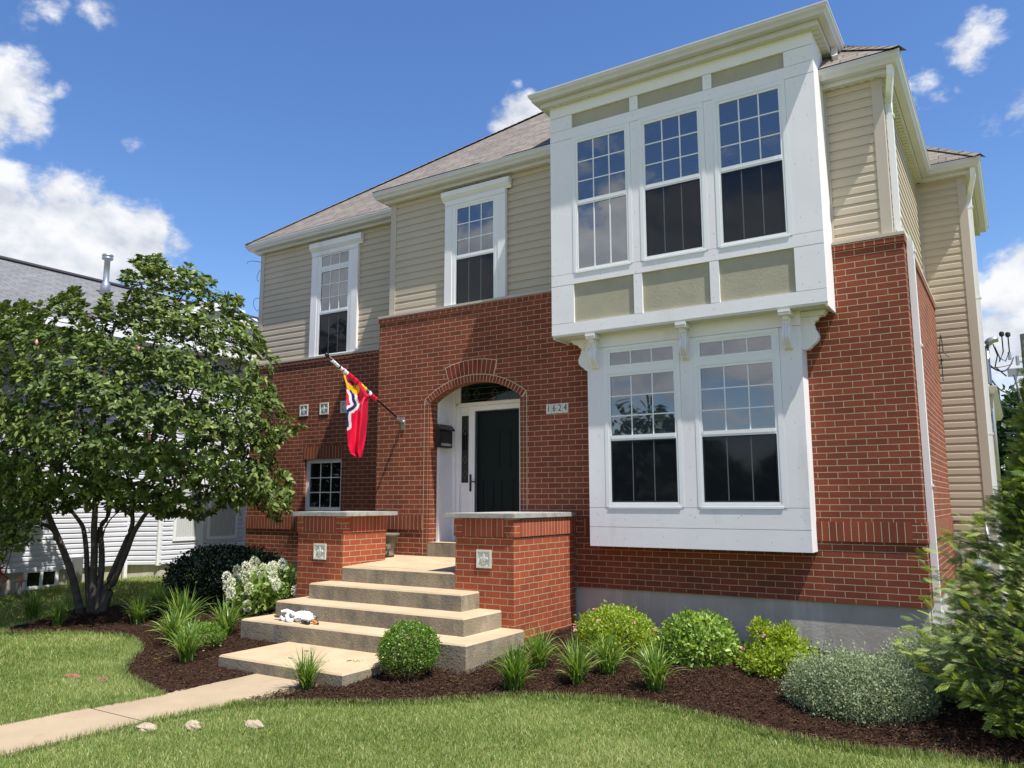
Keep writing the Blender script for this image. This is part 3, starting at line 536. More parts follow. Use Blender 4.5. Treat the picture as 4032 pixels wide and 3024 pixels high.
# --- eaves: sweeps of gutter, fascia, soffit round the wall line
def sweep(m, line, prof, ends=True):
    """line: xy points, outside on the right-hand side; prof: (offset outward, z) closed"""
    n = len(line); L2 = [Vector(p) for p in line]; nr = []
    for i in range(n-1):
        d_ = (L2[i+1]-L2[i]).normalized(); nr.append(Vector((d_.y, -d_.x)))
    rings = []
    for i, p in enumerate(L2):
        if i == 0: mvec = nr[0]
        elif i == n-1: mvec = nr[-1]
        else: mvec = (nr[i-1]+nr[i])/(1+nr[i-1].dot(nr[i]))
        rings.append([(p.x+mvec.x*o_, p.y+mvec.y*o_, z) for o_, z in prof])
    for i in range(n-1):
        k = len(prof)
        for j in range(k): m.quad(rings[i][j], rings[i][(j+1) % k], rings[i+1][(j+1) % k], rings[i+1][j])
    m.quad(*rings[0][::-1]); m.quad(*rings[-1])
def eave(line, zt, roofpart, go=.235, fo=.10, gh=.115):
    G_ = [(fo+.004, zt-.005), (fo+.004, zt-gh), (go-.045, zt-gh), (go-.035, zt-gh+.03), (go-.012, zt-gh+.055), (go-.006, zt-.022), (go, zt-.018), (go, zt), (go-.012, zt), (go-.016, zt-.03), (fo+.02, zt-.03), (fo+.015, zt-.005)]
    m = M(); sweep(m, line, G_); m.build('gutter', 'gutter_metal', roofpart)
    m = M(); sweep(m, line, [(fo-.02, zt-.17), (fo, zt-.17), (fo, zt), (fo-.02, zt)]); m.build('fascia', 'gutter_metal', roofpart)
    m = M(); sweep(m, line, [(-.02, zt-.162), (fo-.018, zt-.162), (fo-.018, zt-.15), (-.02, zt-.15)])
    L2 = [Vector(p) for p in line]          # perforated strip: ribs across the soffit
    for i in range(len(L2)-1):
        d_ = L2[i+1]-L2[i]; ln = d_.length; d_.normalize(); n2_ = Vector((d_.y, -d_.x)); k = int(ln/.1)
        for j in range(k):
            a = L2[i]+d_*(j*.1+.03); b_ = a+d_*.045; c = b_+n2_*(fo-.02); e = a+n2_*(fo-.02)
            m.quad((a.x, a.y, zt-.170), (b_.x, b_.y, zt-.170), (c.x, c.y, zt-.170), (e.x, e.y, zt-.170)); m.quad((a.x, a.y, zt-.162), (a.x, a.y, zt-.170), (e.x, e.y, zt-.170), (e.x, e.y, zt-.162)); m.quad((b_.x, b_.y, zt-.170), (b_.x, b_.y, zt-.162), (c.x, c.y, zt-.162), (c.x, c.y, zt-.170))
    m.build('soffit', 'soffit_vinyl', roofpart)
S_ = .8
def plane_uv(m, pts, edge, up):
    e = Vector(edge).normalized(); uvs = []
    for p in pts:
        v = Vector(p); a = v.dot(e); uvs.append((a, (v-e*a).dot(Vector(up).normalized())))
    m.quad(*pts, uv=uvs)
roofm = M(); zt = EZ+.01; y1 = 9.375; yR = 13.5; zR = zt+S_*(yR-y1)
upf = (0, 1, S_)
A0 = (XLW-.24, y1)
plane_uv(roofm, [(A0[0], y1, zt), (-3, y1, zt), (-3, yR, zR), (A0[0]+(yR-y1), yR, zR)], (1, 0, 0), upf)
plane_uv(roofm, [(A0[0], 17.6, zt), (A0[0], y1, zt), (A0[0]+(yR-y1), yR, zR), (A0[0]+(yR-y1), 13.6, zR)], (0, 1, 0), (1, 0, S_))
yb = 8.745; xb = XP+.15-.24; t2 = (zR-zt)/S_
plane_uv(roofm, [(xb, yb, zt), (-.71, yb, zt), (-.71-t2, yb+t2, zR), (xb+t2, yb+t2, zR)], (1, 0, 0), upf)
plane_uv(roofm, [(xb, y1+.02, zt+.0), (xb, yb, zt), (xb+t2, yb+t2, zR), (xb+t2-.63, yb+t2, zR)], (0, 1, 0), (1, 0, S_))
plane_uv(roofm, [(-.71, yb, zt), (-.71, 18, zt), (-.71-t2, 13.6, zR), (-.71-t2, yb+t2, zR)], (0, 1, 0), (-1, 0, S_))
plane_uv(roofm, [(-.71-t2, 13.6, zR), (A0[0]+4.1, 13.6, zR), (A0[0], 18, zt), (-.71, 18, zt)], (1, 0, 0), (0, -1, S_))
plane_uv(roofm, [(-3, 12.26, zt), (-.10, 12.26, zt), (-1.6, 13.76, zt+1.2), (-3, 13.76, zt+1.2)], (1, 0, 0), upf)
plane_uv(roofm, [(-.10, 12.26, zt), (-.10, 15.8, zt), (-1.6, 15.8, zt+1.2), (-1.6, 13.76, zt+1.2)], (0, 1, 0), (-1, 0, S_))
roof = roofm.build('roof', 'shingles', house)
eave([(XLW, 16), (XLW, SL), (XP+.15, SL)], EZ, roof); eave([(XP+.15, SL-.01), (XP+.15, SY), (-4.72, SY)], EZ, roof)
eave([(-1.57, SY), (-.945, SY), (-.945, 12.5), (-.335, 12.5), (-.335, 15.6)], EZ, roof)
# hip and ridge caps
for a, c in (((A0[0], y1, zt), (A0[0]+4.1, yR-.03, zR)), ((-.71, yb, zt), (-.71-t2, yb+t2, zR)), ((-.1, 12.26, zt), (-1.6, 13.76, zt+1.2))):
    m = M(); va, vc = Vector(a), Vector(c); k = int((vc-va).length/.16)
    for i in range(k):
        p, q = va.lerp(vc, i/k), va.lerp(vc, (i+1.15)/k); sd = Vector((-(q-p).y, (q-p).x, 0)).normalized()*.1
        m.quad(tuple(p-sd+Vector((0, 0, -.03))), tuple(p+Vector((0, 0, .018))), tuple(q+Vector((0, 0, .010))), tuple(q-sd+Vector((0, 0, -.038)))); m.quad(tuple(p+Vector((0, 0, .018))), tuple(p+sd+Vector((0, 0, -.03))), tuple(q+sd+Vector((0, 0, -.038))), tuple(q+Vector((0, 0, .010))))
    m.build('hip_cap', 'shingles', roof)
# --- windows
def frame_box(m, x0, x1, z0, z1, w_, y0, y1, mi=0):
    m.box(x0, x0+w_, y0, y1, z0, z1, mi); m.box(x1-w_, x1, y0, y1, z0, z1, mi); m.box(x0+w_, x1-w_, y0, y1, z0, z0+w_, mi); m.box(x0+w_, x1-w_, y0, y1, z1-w_, z1, mi)
def grid(m, x0, x1, z0, z1, nx, nz, y, w_=.014):
    for i in range(1, nx): x = x0+(x1-x0)*i/nx; m.box(x-w_/2, x+w_/2, y-.006, y, z0, z1)
    for j in range(1, nz):
        z = z0+(z1-z0)*j/nz
        for i in range(nx):
            xa, xb_ = x0+(x1-x0)*i/nx+(w_/2 if i else 0), x0+(x1-x0)*(i+1)/nx-(w_/2 if i < nx-1 else 0); m.box(xa, xb_, y-.0055, y, z-w_/2, z+w_/2)
def window(par, fx0, fx1, fz0, fz1, gx0, gx1, gz0, gm, gz1, y, screen=True, rows=3, transom=None, name='window', label=None):
    """double-hung: frame rectangle f*, glass rectangle g*, meeting rail at gm, frame front at y"""
    m = M(); lo = [(fx0, gx0-.03), (gx1+.03, fx1)]
    m.box(fx0, gx0-.032, y, y+.0245, fz0, fz1); m.box(gx1+.032, fx1, y, y+.0245, fz0, fz1); m.box(gx0-.032, gx1+.032, y, y+.0245, fz0, gz0-.022); 
    ztop = transom[0] if transom else fz1
    m.box(gx0-.032, gx1+.032, y, y+.0245, gz1+.032, ztop-(.03 if transom else 0))
    if transom:
        m.box(gx0-.032, gx1+.032, y, y+.0245, transom[1]+.03, fz1)
        m.box(gx0-.032, gx1+.032, y-.003, y+.0242, transom[0]-.03, transom[0])
        m.box(gx0-.032, gx0, y+.008, y+.0245, transom[0], transom[1]+.03); m.box(gx1, gx1+.032, y+.008, y+.0245, transom[0], transom[1]+.03); m.box(gx0, gx1, y+.008, y+.0245, transom[1], transom[1]+.03)
    for (a, c, d_, e) in ((fx0, fx1, fz0-.012, fz0+.012),): m.box(gx0-.045, gx1+.045, y-.005, y, d_, e)
    wn = m.build(name, 'white_vinyl', par); 
    if label: wn['label'] = label
    m = M(); frame_box(m, gx0-.031, gx1+.031, gm-.016, gz1+.031, .031, y+.005, y+.0185); m.box(gx0, gx1, y+.001, y+.009, gm-.018, gm+.022); m.build('upper_sash', 'white_vinyl', wn)
    m = M(); m.box(gx0, gx1, y+.0192, y+.0235, gm+.015, gz1); m.build('pane', 'pane_upper', wn)
    m = M(); grid(m, gx0, gx1, gm+.015, gz1, 3, rows, y+.019); m.build('muntins', 'white_vinyl', wn)
    m = M(); frame_box(m, gx0-.031, gx1+.031, gz0-.022, gm-.018, .022, y+.004, y+.0185); m.build('lower_sash', 'white_vinyl', wn)
    if screen:
        m = M(); m.box(gx0-.009, gx1+.009, y+.0135, y+.018, gz0, gm-.04); m.build('insect_screen', 'screen', wn)
        m = M(); frame_box(m, gx0-.009, gx1+.009, gz0, gm-.04, .016, y+.008, y+.0132); m.build('screen_frame', 'black_metal', wn)
        for x in (gx0+(gx1-gx0)/3, gx0+(gx1-gx0)*2/3): bx('muntin', 'muntin_dim', wn, x-.006, x+.006, y+.0118, y+.0134, gz0+.016, gm-.056)
    else:
        m = M(); m.box(gx0-.009, gx1+.009, y+.0192, y+.0235, gz0, gm-.04); m.build('pane', 'pane_clear', wn)
        [bx('muntin', 'white_vinyl', wn, gx0+(gx1-gx0)*k/3-.007, gx0+(gx1-gx0)*k/3+.007, y+.013, y+.019, gz0, gm-.04) for k in (1, 2)]
    if transom:
        m = M(); m.box(gx0, gx1, y+.0192, y+.0235, *transom); m.build('transom_pane', 'pane_upper', wn)
        [bx('muntin', 'white_vinyl', wn, gx0+(gx1-gx0)*k/3-.007, gx0+(gx1-gx0)*k/3+.007, y+.013, y+.019, *transom) for k in (1, 2)]
    return wn
# second-floor windows set in tall white surrounds with crown heads
def surround(x0, x1, z0, zc_, zt_, cx0, cx1, y, gx0, gx1, gz0, gm, gz1, transom, label):
    wn = window(house, gx0-.085, gx1+.085, gz0-.05, (transom[1] if transom else gz1)+.09, gx0, gx1, gz0, gm, gz1, y+.002, transom=transom, label=label)
    m = M(); m.box(x0, gx0-.086, y-.006, y+.05, z0, zc_); m.box(gx1+.086, x1, y-.006, y+.05, z0, zc_); m.box(gx0-.086, gx1+.086, y-.006, y+.05, (transom[1] if transom else gz1)+.091, zc_); m.box(gx0-.086, gx1+.086, y-.006, y+.05, z0, gz0-.051)
    m.box(x0, x1, y-.012, y+.05, zc_+.003, zc_+.07); m.build('casing', 'white_trim', wn)
    m = M(); P_ = [(.0, zc_+.072), (-.02, zc_+.072), (-.026, zc_+.09), (-.05, zc_+.115), (-.07, zc_+.14), (-.078, zc_+.145), (-.078, zt_), (.0, zt_)]
    m.prism(P_, cx0, cx1, lambda p, a: (a, y+.04+p[0], p[1])); m.build('crown_head', 'white_trim', wn)
surround(-10.24, -9.14, TOPL+.035, 5.86, 6.10, -10.29, -9.06, 9.545, -10.01, -9.37, 4.09, 4.835, 5.555, (5.65, 5.84), 'tall narrow upstairs window with a small transom over it')
surround(-6.822, -5.767, TOP+.035, 5.885, 6.10, -6.88, -5.69, 8.915, -6.61, -5.98, 4.385, 5.09, 5.815, None, 'upstairs window over the arched doorway')
# small picture window of the left wing
m = M(); frame_box(m, SWX0, SWX1, SWZ0, SWZ1, .065, LY+.05, LY+.1); sw = m.build('window', 'white_vinyl', house); sw['label'] = 'small nine-light window low in the left wing'
bx('pane', 'pane_dark', sw, SWX0+.06, SWX1-.06, LY+.085, LY+.095, SWZ0+.06, SWZ1-.06)
m = M(); grid(m, SWX0+.065, SWX1-.065, SWZ0+.065, SWZ1-.065, 3, 3, LY+.084, .016); m.build('muntins', 'white_vinyl', sw)
# --- upper bay
U = 8.484; UX0, UX1 = -4.796, -1.526
bay = M(); bay.box(UX0+.02, UX1-.02, U+.024, 9.05, 3.66, 6.66); bay = bay.build('upper_bay', 'beige_panel', house)
m = M()
m.box(UX0, UX1, U, U+.03, 3.64, 3.779)                       # bottom rail
m.box(UX0, UX1, U, U+.03, 4.269, 4.404)                      # sill rail
m.box(UX0, UX1, U, U+.03, 6.188, 6.322)                      # head rail
m.box(UX0, UX1, U-.003, U+.03, 6.512, 6.70)                  # frieze
for x0, x1 in ((UX0, -4.48), (-3.678, -3.571), (-2.754, -2.65), (-1.832, UX1)):
    m.box(x0, x1, U+.001, U+.03, 3.784, 4.264); m.box(x0, x1, U+.001, U+.03, 6.327, 6.507); m.box(x0, x1, U+.001, U+.03, 4.409, 6.183)
for x, s in ((UX1, 1), (UX0, -1)):
    a, c = sorted((x, x-.03*s)); m.box(a, c, U+.031, SY+.05, 3.60, 6.70)
m.build('trim_boards', 'white_cement', bay)
for i, (fx0, fx1, gx0, gx1) in enumerate(((-4.478, -3.68, -4.404, -3.755), (-3.569, -2.756, -3.493, -2.835), (-2.648, -1.834, -2.573, -1.91))):
    window(house, fx0, fx1, 4.408, 6.184, gx0, gx1, 4.452, 5.31, 6.105, U-.004, screen=(i > 0), label=['leftmost window of the upper bay, without insect screen', 'middle window of the upper bay', 'rightmost window of the upper bay'][i])
m = M(); m.box(UX0+.01, UX1-.01, U+.005, D, 3.615, 3.655); m.build('bay_soffit', 'soffit_vinyl', bay)
nm = M()
def nail(x, y, z): x += random.uniform(-.02, .02); z += random.uniform(-.03, .03); nm.box(x-.004, x+.004, y-.001, y+.002, z-.004, z+.004)
for z, y in ((3.71, U), (4.335, U), (6.255, U)):
    for x in (-4.7, -4.1, -3.63, -2.7, -2.2, -1.7): nail(x+random.uniform(-.02, .02), y, z+random.uniform(-.03, .03))
for x in (-4.72, -4.56, -1.75, -1.6): 
    for z in (3.88, 4.15, 4.6, 5.2, 5.7, 6.1, 6.4): nail(x, U+.001, z)
for x in (-3.625, -2.70):
    for z in (3.87, 4.19, 4.6, 5.0, 5.4, 5.8, 6.1, 6.38, 6.47): nail(x, U+.001, z)
# --- bay roof
zt2 = 6.835; go = .215; S2 = .60; bm_ = M(); X0, X1, Y0 = UX0-go+.01, UX1+go-.01, U-go+.01; hw = (X1-X0)/2
plane_uv(bm_, [(X0, Y0, zt2), (X1, Y0, zt2), (X0+hw, Y0+hw, zt2+S2*hw)], (1, 0, 0), (0, 1, S2))
plane_uv(bm_, [(X1, Y0, zt2), (X1, Y0+3.4, zt2), (X0+hw, Y0+3.4, zt2+S2*hw), (X0+hw, Y0+hw, zt2+S2*hw)], (0, 1, 0), (-1, 0, S2))
plane_uv(bm_, [(X0, Y0+3.4, zt2), (X0, Y0, zt2), (X0+hw, Y0+hw, zt2+S2*hw), (X0+hw, Y0+3.4, zt2+S2*hw)], (0, 1, 0), (1, 0, S2))
roof2 = bm_.build('roof', 'shingles', house)
eave([(UX0, 9.25), (UX0, U), (UX1, U), (UX1, 9.25)], zt2-.005, roof2, go=.215, fo=.09, gh=.105)
m = M(); m.tube([(UX1+.13, 9.1, zt2-.1), (UX1+.12, 9.1, zt2-.22), (UX1+.16, 8.93, zt2-.33)], .03, rect=(.075, .06, (1, 0, 0))); m.build('downspout', 'gutter_metal', roof2)
bx('upper_wall', 'siding', bay, UX0+.02, UX1-.02, 9.0, 9.9, 6.1, 6.8)
# --- lower bay
W = 8.65; WX0, WX1 = -4.39, -1.847
lb = M(); lb.box(WX0+.005, WX1-.005, W+.024, D+.02, 1.08, 3.62); lb = lb.build('lower_bay', 'white_cement', house)
m = M(); m.box(WX0, WX1, W, W+.03, 1.07, 1.293); m.box(WX0, WX1, W, W+.03, 1.298, 1.52)
for x0, x1 in ((WX0, -4.17), (-3.2, -3.04), (-2.072, WX1)): m.box(x0, x1, W, W+.03, 1.525, 3.452)
m.box(WX1-.03, WX1, W+.031, D, 1.07, 3.615); m.box(WX0, WX0+.03, W+.031, D, 1.07, 3.615)
m.build('trim_boards', 'white_cement', lb)
m = M(); m.box(WX0, WX1, W+.001, W+.03, 3.458, 3.618); m.build('frieze_board', 'white_trim', lb)
for i, (fx0, fx1, gx0, gx1) in enumerate(((-4.168, -3.202, -4.086, -3.282), (-3.038, -2.074, -2.96, -2.158))):
    window(house, fx0, fx1, 1.525, 3.453, gx0, gx1, 1.585, 2.35, 3.085, W-.004, transom=(3.222, 3.38), label=['left window of the lower bay', 'right window of the lower bay'][i])
for z in (1.18, 1.4, 1.46):
    for x in (-4.28, -3.95, -3.5, -3.1, -2.6, -2.2, -1.93): nail(x+random.uniform(-.03, .03), W, z)
for x in (-4.28, -3.12, -1.95):
    for z in (1.62, 1.95, 2.4, 2.8, 3.1): nail(x+random.uniform(-.03, .03), W, z)
nm.build('nail_heads', 'nail', house)
# --- scroll brackets
def bracket(x, y, out, label=None):
    """S-scroll corbel; out = unit xy direction it projects in"""
    w_ = .085; side = (-out[1], out[0])
    def pt(p, a): return (x+out[0]*p[0]+side[0]*a, y+out[1]*p[0]+side[1]*a, p[1])
    rel_ = [(0, -.0), (.185, 0), (.185, -.02), (.175, -.03), (.165, -.06), (.14, -.07), (.13, -.10), (.105, -.115), (.095, -.15), (.10, -.19), (.118, -.23), (.128, -.27), (.122, -.31), (.10, -.345), (.07, -.37), (.055, -.395), (.03, -.41), (0, -.41)]
    k = 1.55 if abs(out[0]) > .5 else 1.0
    pf = [(a*(1.25 if k > 1 else .86), 3.612+c_) for a, c_ in rel_]
    m = M(); m.prism(pf, -w_/2*.72, w_/2*.72, pt)
    for a0_, a1_ in ((-w_/2, -w_/2*.45), (-w_/2*.18, w_/2*.18), (w_/2*.45, w_/2)):
        pf2 = [(max(0, p-.006) if p == 0 else p+.008, z-.002) for p, z in pf[8:17]]; pf2 = [(0, pf2[0][1])]+pf2+[(0, pf2[-1][1])]; m.prism(pf2, a0_, a1_, pt)
    m.prism([(0, 3.61), (.20*(1.25 if k > 1 else .86), 3.61), (.20*(1.25 if k > 1 else .86), 3.585), (.185*(1.25 if k > 1 else .86), 3.575), (.185*(1.25 if k > 1 else .86), 3.555), (0, 3.555)], -w_/2-.02, w_/2+.02, pt)
    br = m.build('bracket', 'white_trim', lb)
    # carved curl on each cheek
    for s in (-1, 1):
        q = M(); pts = []
        for i in range(22):
            a = .4+i/21*5.2; r_ = .035*(1-i/30); pts.append(pt((.060+math.cos(a)*r_*1.1, 3.612-.255+math.sin(a)*r_*1.5), s*(w_/2*.72+.002)))
        q.tube(pts, .011, 6); pts = [pt((.075+.02*math.sin(i/6*3.1), 3.612-.08-.02*i), s*(w_/2*.72+.002)) for i in range(7)]; q.tube(pts, .010, 6)
        q.build('carving', 'white_trim', br) if False else q.build('scroll_carving', 'white_trim', lb)
for x in (-4.27, -3.12, -1.97): bracket(x, W, (0, -1))
bracket(WX1, W+.12, (1, 0)); bracket(WX0, W+.12, (-1, 0))
# --- entrance recess
RY = 9.445
m = M(); m.box(-7.2, -7.0, D+.168, RY+.1, .9, 3.6); m.box(-7.2, -5.3, RY+.06, RY+.2, .9, 3.7); m.box(-5.5, -5.3, D+.168, RY+.1, .9, 3.6); m.box(-7.2, -5.3, D+.168, RY+.2, 3.34, 3.7)
for i in range(10): pass
m.build('entry_panelling', 'white_trim', house)
m = M(); m.box(-7.0, -6.965, RY-.05, RY-.005, 1.03, 3.34); m.box(-6.97, -6.90, RY-.01, RY+.05, 1.03, 3.0); m.box(-6.90, -5.5, RY-.02, RY+.05, 2.975, 3.03); m.box(-6.92, -5.5, RY-.035, RY-.015, 2.995, 3.02)
m.box(-6.965, -6.90, RY-.015, RY+.05, 3.03, 3.36); m.build('door_casing', 'white_trim', house)
m = M(); m.box(-6.90, -5.52, RY+.012, RY+.03, 3.03, 3.34); tr_ = m.build('fanlight', 'storm_glass', house)
m = M()
def ld(a, c, y=RY+.008): m.tube([(a[0], y, a[1]), (c[0], y, c[1])], .0022, 4)
for x in (-6.8, -6.62, -6.3, -6.05, -5.8):
    ld((x-.055, 3.15), (x, 3.22)); ld((x, 3.22), (x+.055, 3.15)); ld((x+.055, 3.15), (x, 3.08)); ld((x, 3.08), (x-.055, 3.15))
for z in (3.07, 3.15, 3.24): ld((-6.88, z), (-5.55, z))
m.build('leading', 'lead', tr_)
# sidelight
m = M(); m.box(-6.895, -6.725, RY+.0, RY+.05, 1.03, 2.97); sl_ = m.build('sidelight', 'white_trim', house)
m = M(); frame_box(m, -6.895, -6.722, 1.84, 2.865, .022, RY-.012, RY-.001); frame_box(m, -6.885, -6.73, 1.1, 1.70, .014, RY-.008, RY-.001); m.build('sidelight_moulding', 'white_trim', sl_)
bx('sidelight_pane', 'pane_dark', sl_, -6.872, -6.744, RY-.006, RY-.002, 1.865, 2.84)
m = M()
for z in (2.62, 2.2, 1.98):
    for a, c in (((0, .06), (.035, 0)), ((.035, 0), (0, -.06)), ((0, -.06), (-.035, 0)), ((-.035, 0), (0, .06))): m.tube([(-6.808+a[0], RY-.009, z+a[1]), (-6.808+c[0], RY-.009, z+c[1])], .003, 4)
for x in (-6.85, -6.766): m.tube([(x, RY-.009, 1.87), (x, RY-.009, 2.83)], .002, 4)
m.tube([(-6.808, RY-.009, 1.87), (-6.808, RY-.009, 2.83)], .002, 4); m.build('leading', 'lead', sl_)
# storm door
m = M(); m.box(-6.722, -6.625, RY-.03, RY+.05, 1.03, 2.97); m.box(-6.625, -5.75, RY-.03, RY+.05, 2.90, 2.97); m.box(-5.86, -5.75, RY-.03, RY+.05, 1.03, 2.90); sd_ = m.build('door', 'white_vinyl', house); sd_['label'] = 'white storm door with the dark green door behind its glass'
bx('door_leaf', 'door_green', sd_, -6.625, -5.86, RY+.03, RY+.05, 1.03, 2.9)
m = M()
for x0, x1 in ((-6.52, -6.33), (-6.2, -6.0)): frame_box(m, x0, x1, 1.15, 1.9, .012, RY+.022, RY+.031)
frame_box(m, -6.24, -6.04, 2.05, 2.6, .014, RY+.022, RY+.031); m.build('door_mouldings', 'door_green', sd_)
m = M(); frame_box(m, -6.615, -5.87, 1.06, 2.89, .012, RY-.02, RY-.008); m.build('glass_gasket', 'black_metal', sd_)
m = M(); m.tube([(-6.69, RY-.036, 1.74), (-6.69, RY-.036, 1.98)], .016, 8); m.tube([(-6.69, RY-.05, 1.875), (-6.64, RY-.07, 1.88), (-6.58, RY-.07, 1.87)], .010, 6); m.build('handle', 'black_metal', sd_)
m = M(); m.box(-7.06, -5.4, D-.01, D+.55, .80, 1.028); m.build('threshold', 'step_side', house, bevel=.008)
m = M(); m.box(-7.06, -5.4, D-.008, D+.55, 1.029, 1.033); m.build('threshold_top', 'step_top', house)
# --- house number tiles
def text_mesh(txt, size, loc, mat, parent, name='numeral', ext=.0015):
    cu = bpy.data.curves.new(name, 'FONT'); cu.body = txt; cu.size = size; cu.align_x = 'CENTER'; cu.align_y = 'CENTER'; cu.extrude = ext
    to = bpy.data.objects.new(name, cu); C.objects.link(to); dg = bpy.context.evaluated_depsgraph_get(); me = bpy.data.meshes.new_from_object(to.evaluated_get(dg)); C.objects.unlink(to); bpy.data.objects.remove(to)
    me.materials.clear(); me.materials.append(MATS[mat]); me.transform(Matrix.Rotation(math.pi/2, 4, 'X') @ Matrix.Scale(.72, 4, (1, 0, 0)))
    org = ORG.get(parent.name, (0, 0, 0)); me.transform(Matrix.Translation((loc[0]-org[0], loc[1]-org[1], loc[2]-org[2])))
    o = bpy.data.objects.new(name, me); C.objects.link(o); o.parent = parent; ORG[o.name] = org; return o
for i, ch in enumerate('1624'):
    x0 = -5.122+i*.0825; m = M(); m.box(x0+.001, x0+.0795, D-.014, D+.02, 2.719, 2.844); t_ = m.build('number_tile', 'cast_tile', house, bevel=.003); t_['label'] = 'cream wall tile with the number '+ch
    text_mesh(ch, .125, (x0+.04, D-.0155, 2.782), 'black_paint', t_)
# --- fleur-de-lis relief tiles
def fleur_tile(x0, x1, z0, z1, y, parent):
    w_, h_ = x1-x0, z1-z0; cx = (x0+x1)/2; m = M(); frame_box(m, x0, x1, z0, z1, .022, y-.012, y+.02); t_ = m.build('relief_tile', 'cast_tile', parent)
    bx('tile_field', 'cast_tile_field' if parent is house else 'cast_tile', t_, x0+.022, x1-.022, y-.001, y+.015, z0+.022, z1-.022)
    m = M(); sc = h_/.2; zb_ = z0+h_*.5
    def blob(pts): m.prism([(cx+a*sc, zb_+c*sc) for a, c in pts], y-.001, y-.013, lambda p, a: (p[0], a, p[1]))
    blob([(0, .072), (-.014, .035), (-.018, .012), (-.008, -.022), (.008, -.022), (.018, .012), (.014, .035)])
    for s in (-1, 1):
        pts = [(s*.012, -.022), (s*.02, .004), (s*.036, .018), (s*.052, .012), (s*.056, -.004), (s*.047, -.016), (s*.043, -.004), (s*.034, -.002), (s*.028, -.014), (s*.018, -.03)]; blob(pts if s < 0 else pts[::-1])
    blob([(-.024, -.030), (.024, -.030), (.024, -.04), (-.024, -.04)][::-1]); blob([(-.02, -.044), (.02, -.044), (.012, -.062), (0, -.056), (-.012, -.062)][::-1])
    m.build('fleur_de_lis', 'cast_tile', t_)
for x0 in (-10.394, -9.909, -9.425): fleur_tile(x0, x0+.203, 3.047, 3.245, LY, house)
# --- downspouts
m = M(); m.tube([(-.82, 8.86, 6.24), (-.82, 8.87, 6.14), (-.885, 9.12, 5.92), (-.885, 9.14, 5.8), (-.885, 9.14, 4.62), (-.885, 9.14, 4.5), (-.785, 9.14, 4.32), (-.785, 9.14, 4.2), (-.785, 9.14, .45), (-.785, 9.14, .1)], .03, rect=(.062, .085, (0, 1, 0)))
for z in (5.78, 4.62, 4.22, 1.75, 3.2, .5): m.box(-.93 if z > 4.4 else -.83, -.84 if z > 4.4 else -.738, 9.105, 9.185, z-.012, z+.012)
for k in (-.02, 0, .02): m.box(-.754, -.751, 9.14+k-.004, 9.14+k+.004, .5, 4.15)
m.build('downspout', 'white_vinyl', house)
m = M(); m.tube([(-.21, 12.38, 6.22), (-.21, 12.4, 6.1), (-.29, 12.62, 5.85), (-.29, 12.62, 5.7), (-.29, 12.62, .2)], .03, rect=(.062, .085, (0, 1, 0)))
for z in (5.72, 4.4, 2.5): m.box(-.335, -.245, 12.575, 12.665, z-.012, z+.012)
m.build('downspout', 'white_vinyl', house)
# --- low rear wing seen past the corner
m = M(); m.box(-3, -.44, 15.6, 21, -.3, 3.2); siding(m, (-.43, 15.6), (-.43, 21), 0, 3.2, (1, 0)); m.build('rear_wing', 'siding', house)
m = M(); plane_uv(m, [(-.18, 15.7, 3.5), (-.18, 21.2, 3.5), (-2, 21.2, 4.7), (-2, 15.7, 4.7)], (0, 1, 0), (-1, 0, .65)); roof3 = m.build('roof', 'shingles', house)
eave([(-3, 15.62), (-.43, 15.62), (-.43, 21)], 3.5, roof3)
m = M(); m.prism([(-.3, 3.42), (-.3, 3.55), (-1.9, 4.6), (-1.9, 3.42)], 15.60, 15.62, lambda p, a: (p[0], a, p[1])); m.build('gable_end', 'soffit_vinyl', roof3)
m = M(); m.tube([(-.30, 15.75, 3.36), (-.30, 15.8, 3.2), (-.38, 15.9, 3.0), (-.38, 15.9, .1)], .03, rect=(.06, .08, (0, 1, 0))); m.build('downspout', 'gutter_metal', roof3)
# --- service mast, cables' drop
m = M(); m.tube([(-.30, 16.1, 1.2), (-.30, 16.1, 4.28)], .035, 10); pts = [(-.30+.0*i, 16.1, 4.28) for i in range(1)]+[(-.30+.14*(1-math.cos(a)), 16.1, 4.28+.12*math.sin(a)) for a in (.4, .9, 1.4, 1.9)]; m.tube(pts, [.06, .065, .065, .055, .045], 10); m.build('service_mast', 'grey_metal', house, smooth=True)
# --- gas meter
gm_ = thing('gas_meter', 'grey gas meter with curved pipes beside the brick side wall, partly behind the evergreen', 'gas meter', (-.62, 12.25, .2))
m = M(); m.lathe((-.55, 12.2, .75), [(.02, -.16), (.13, -.14), (.15, 0), (.13, .12), (.05, .17), (.02, .18)], 14); m.build('meter_body', 'grey_metal', gm_, smooth=True)
m = M(); m.tube([(-.75, 12.3, .2), (-.75, 12.25, .95), (-.72, 12.2, 1.08), (-.62, 12.2, 1.1), (-.55, 12.2, 1.02), (-.55, 12.2, .9)], .022, 8); m.tube([(-.45, 12.2, .85), (-.40, 12.2, 1.05), (-.42, 12.3, 1.3), (-.6, 12.42, 1.32), (-.8, 12.44, 1.32)], .022, 8); m.build('pipes', 'grey_metal', gm_, smooth=True)
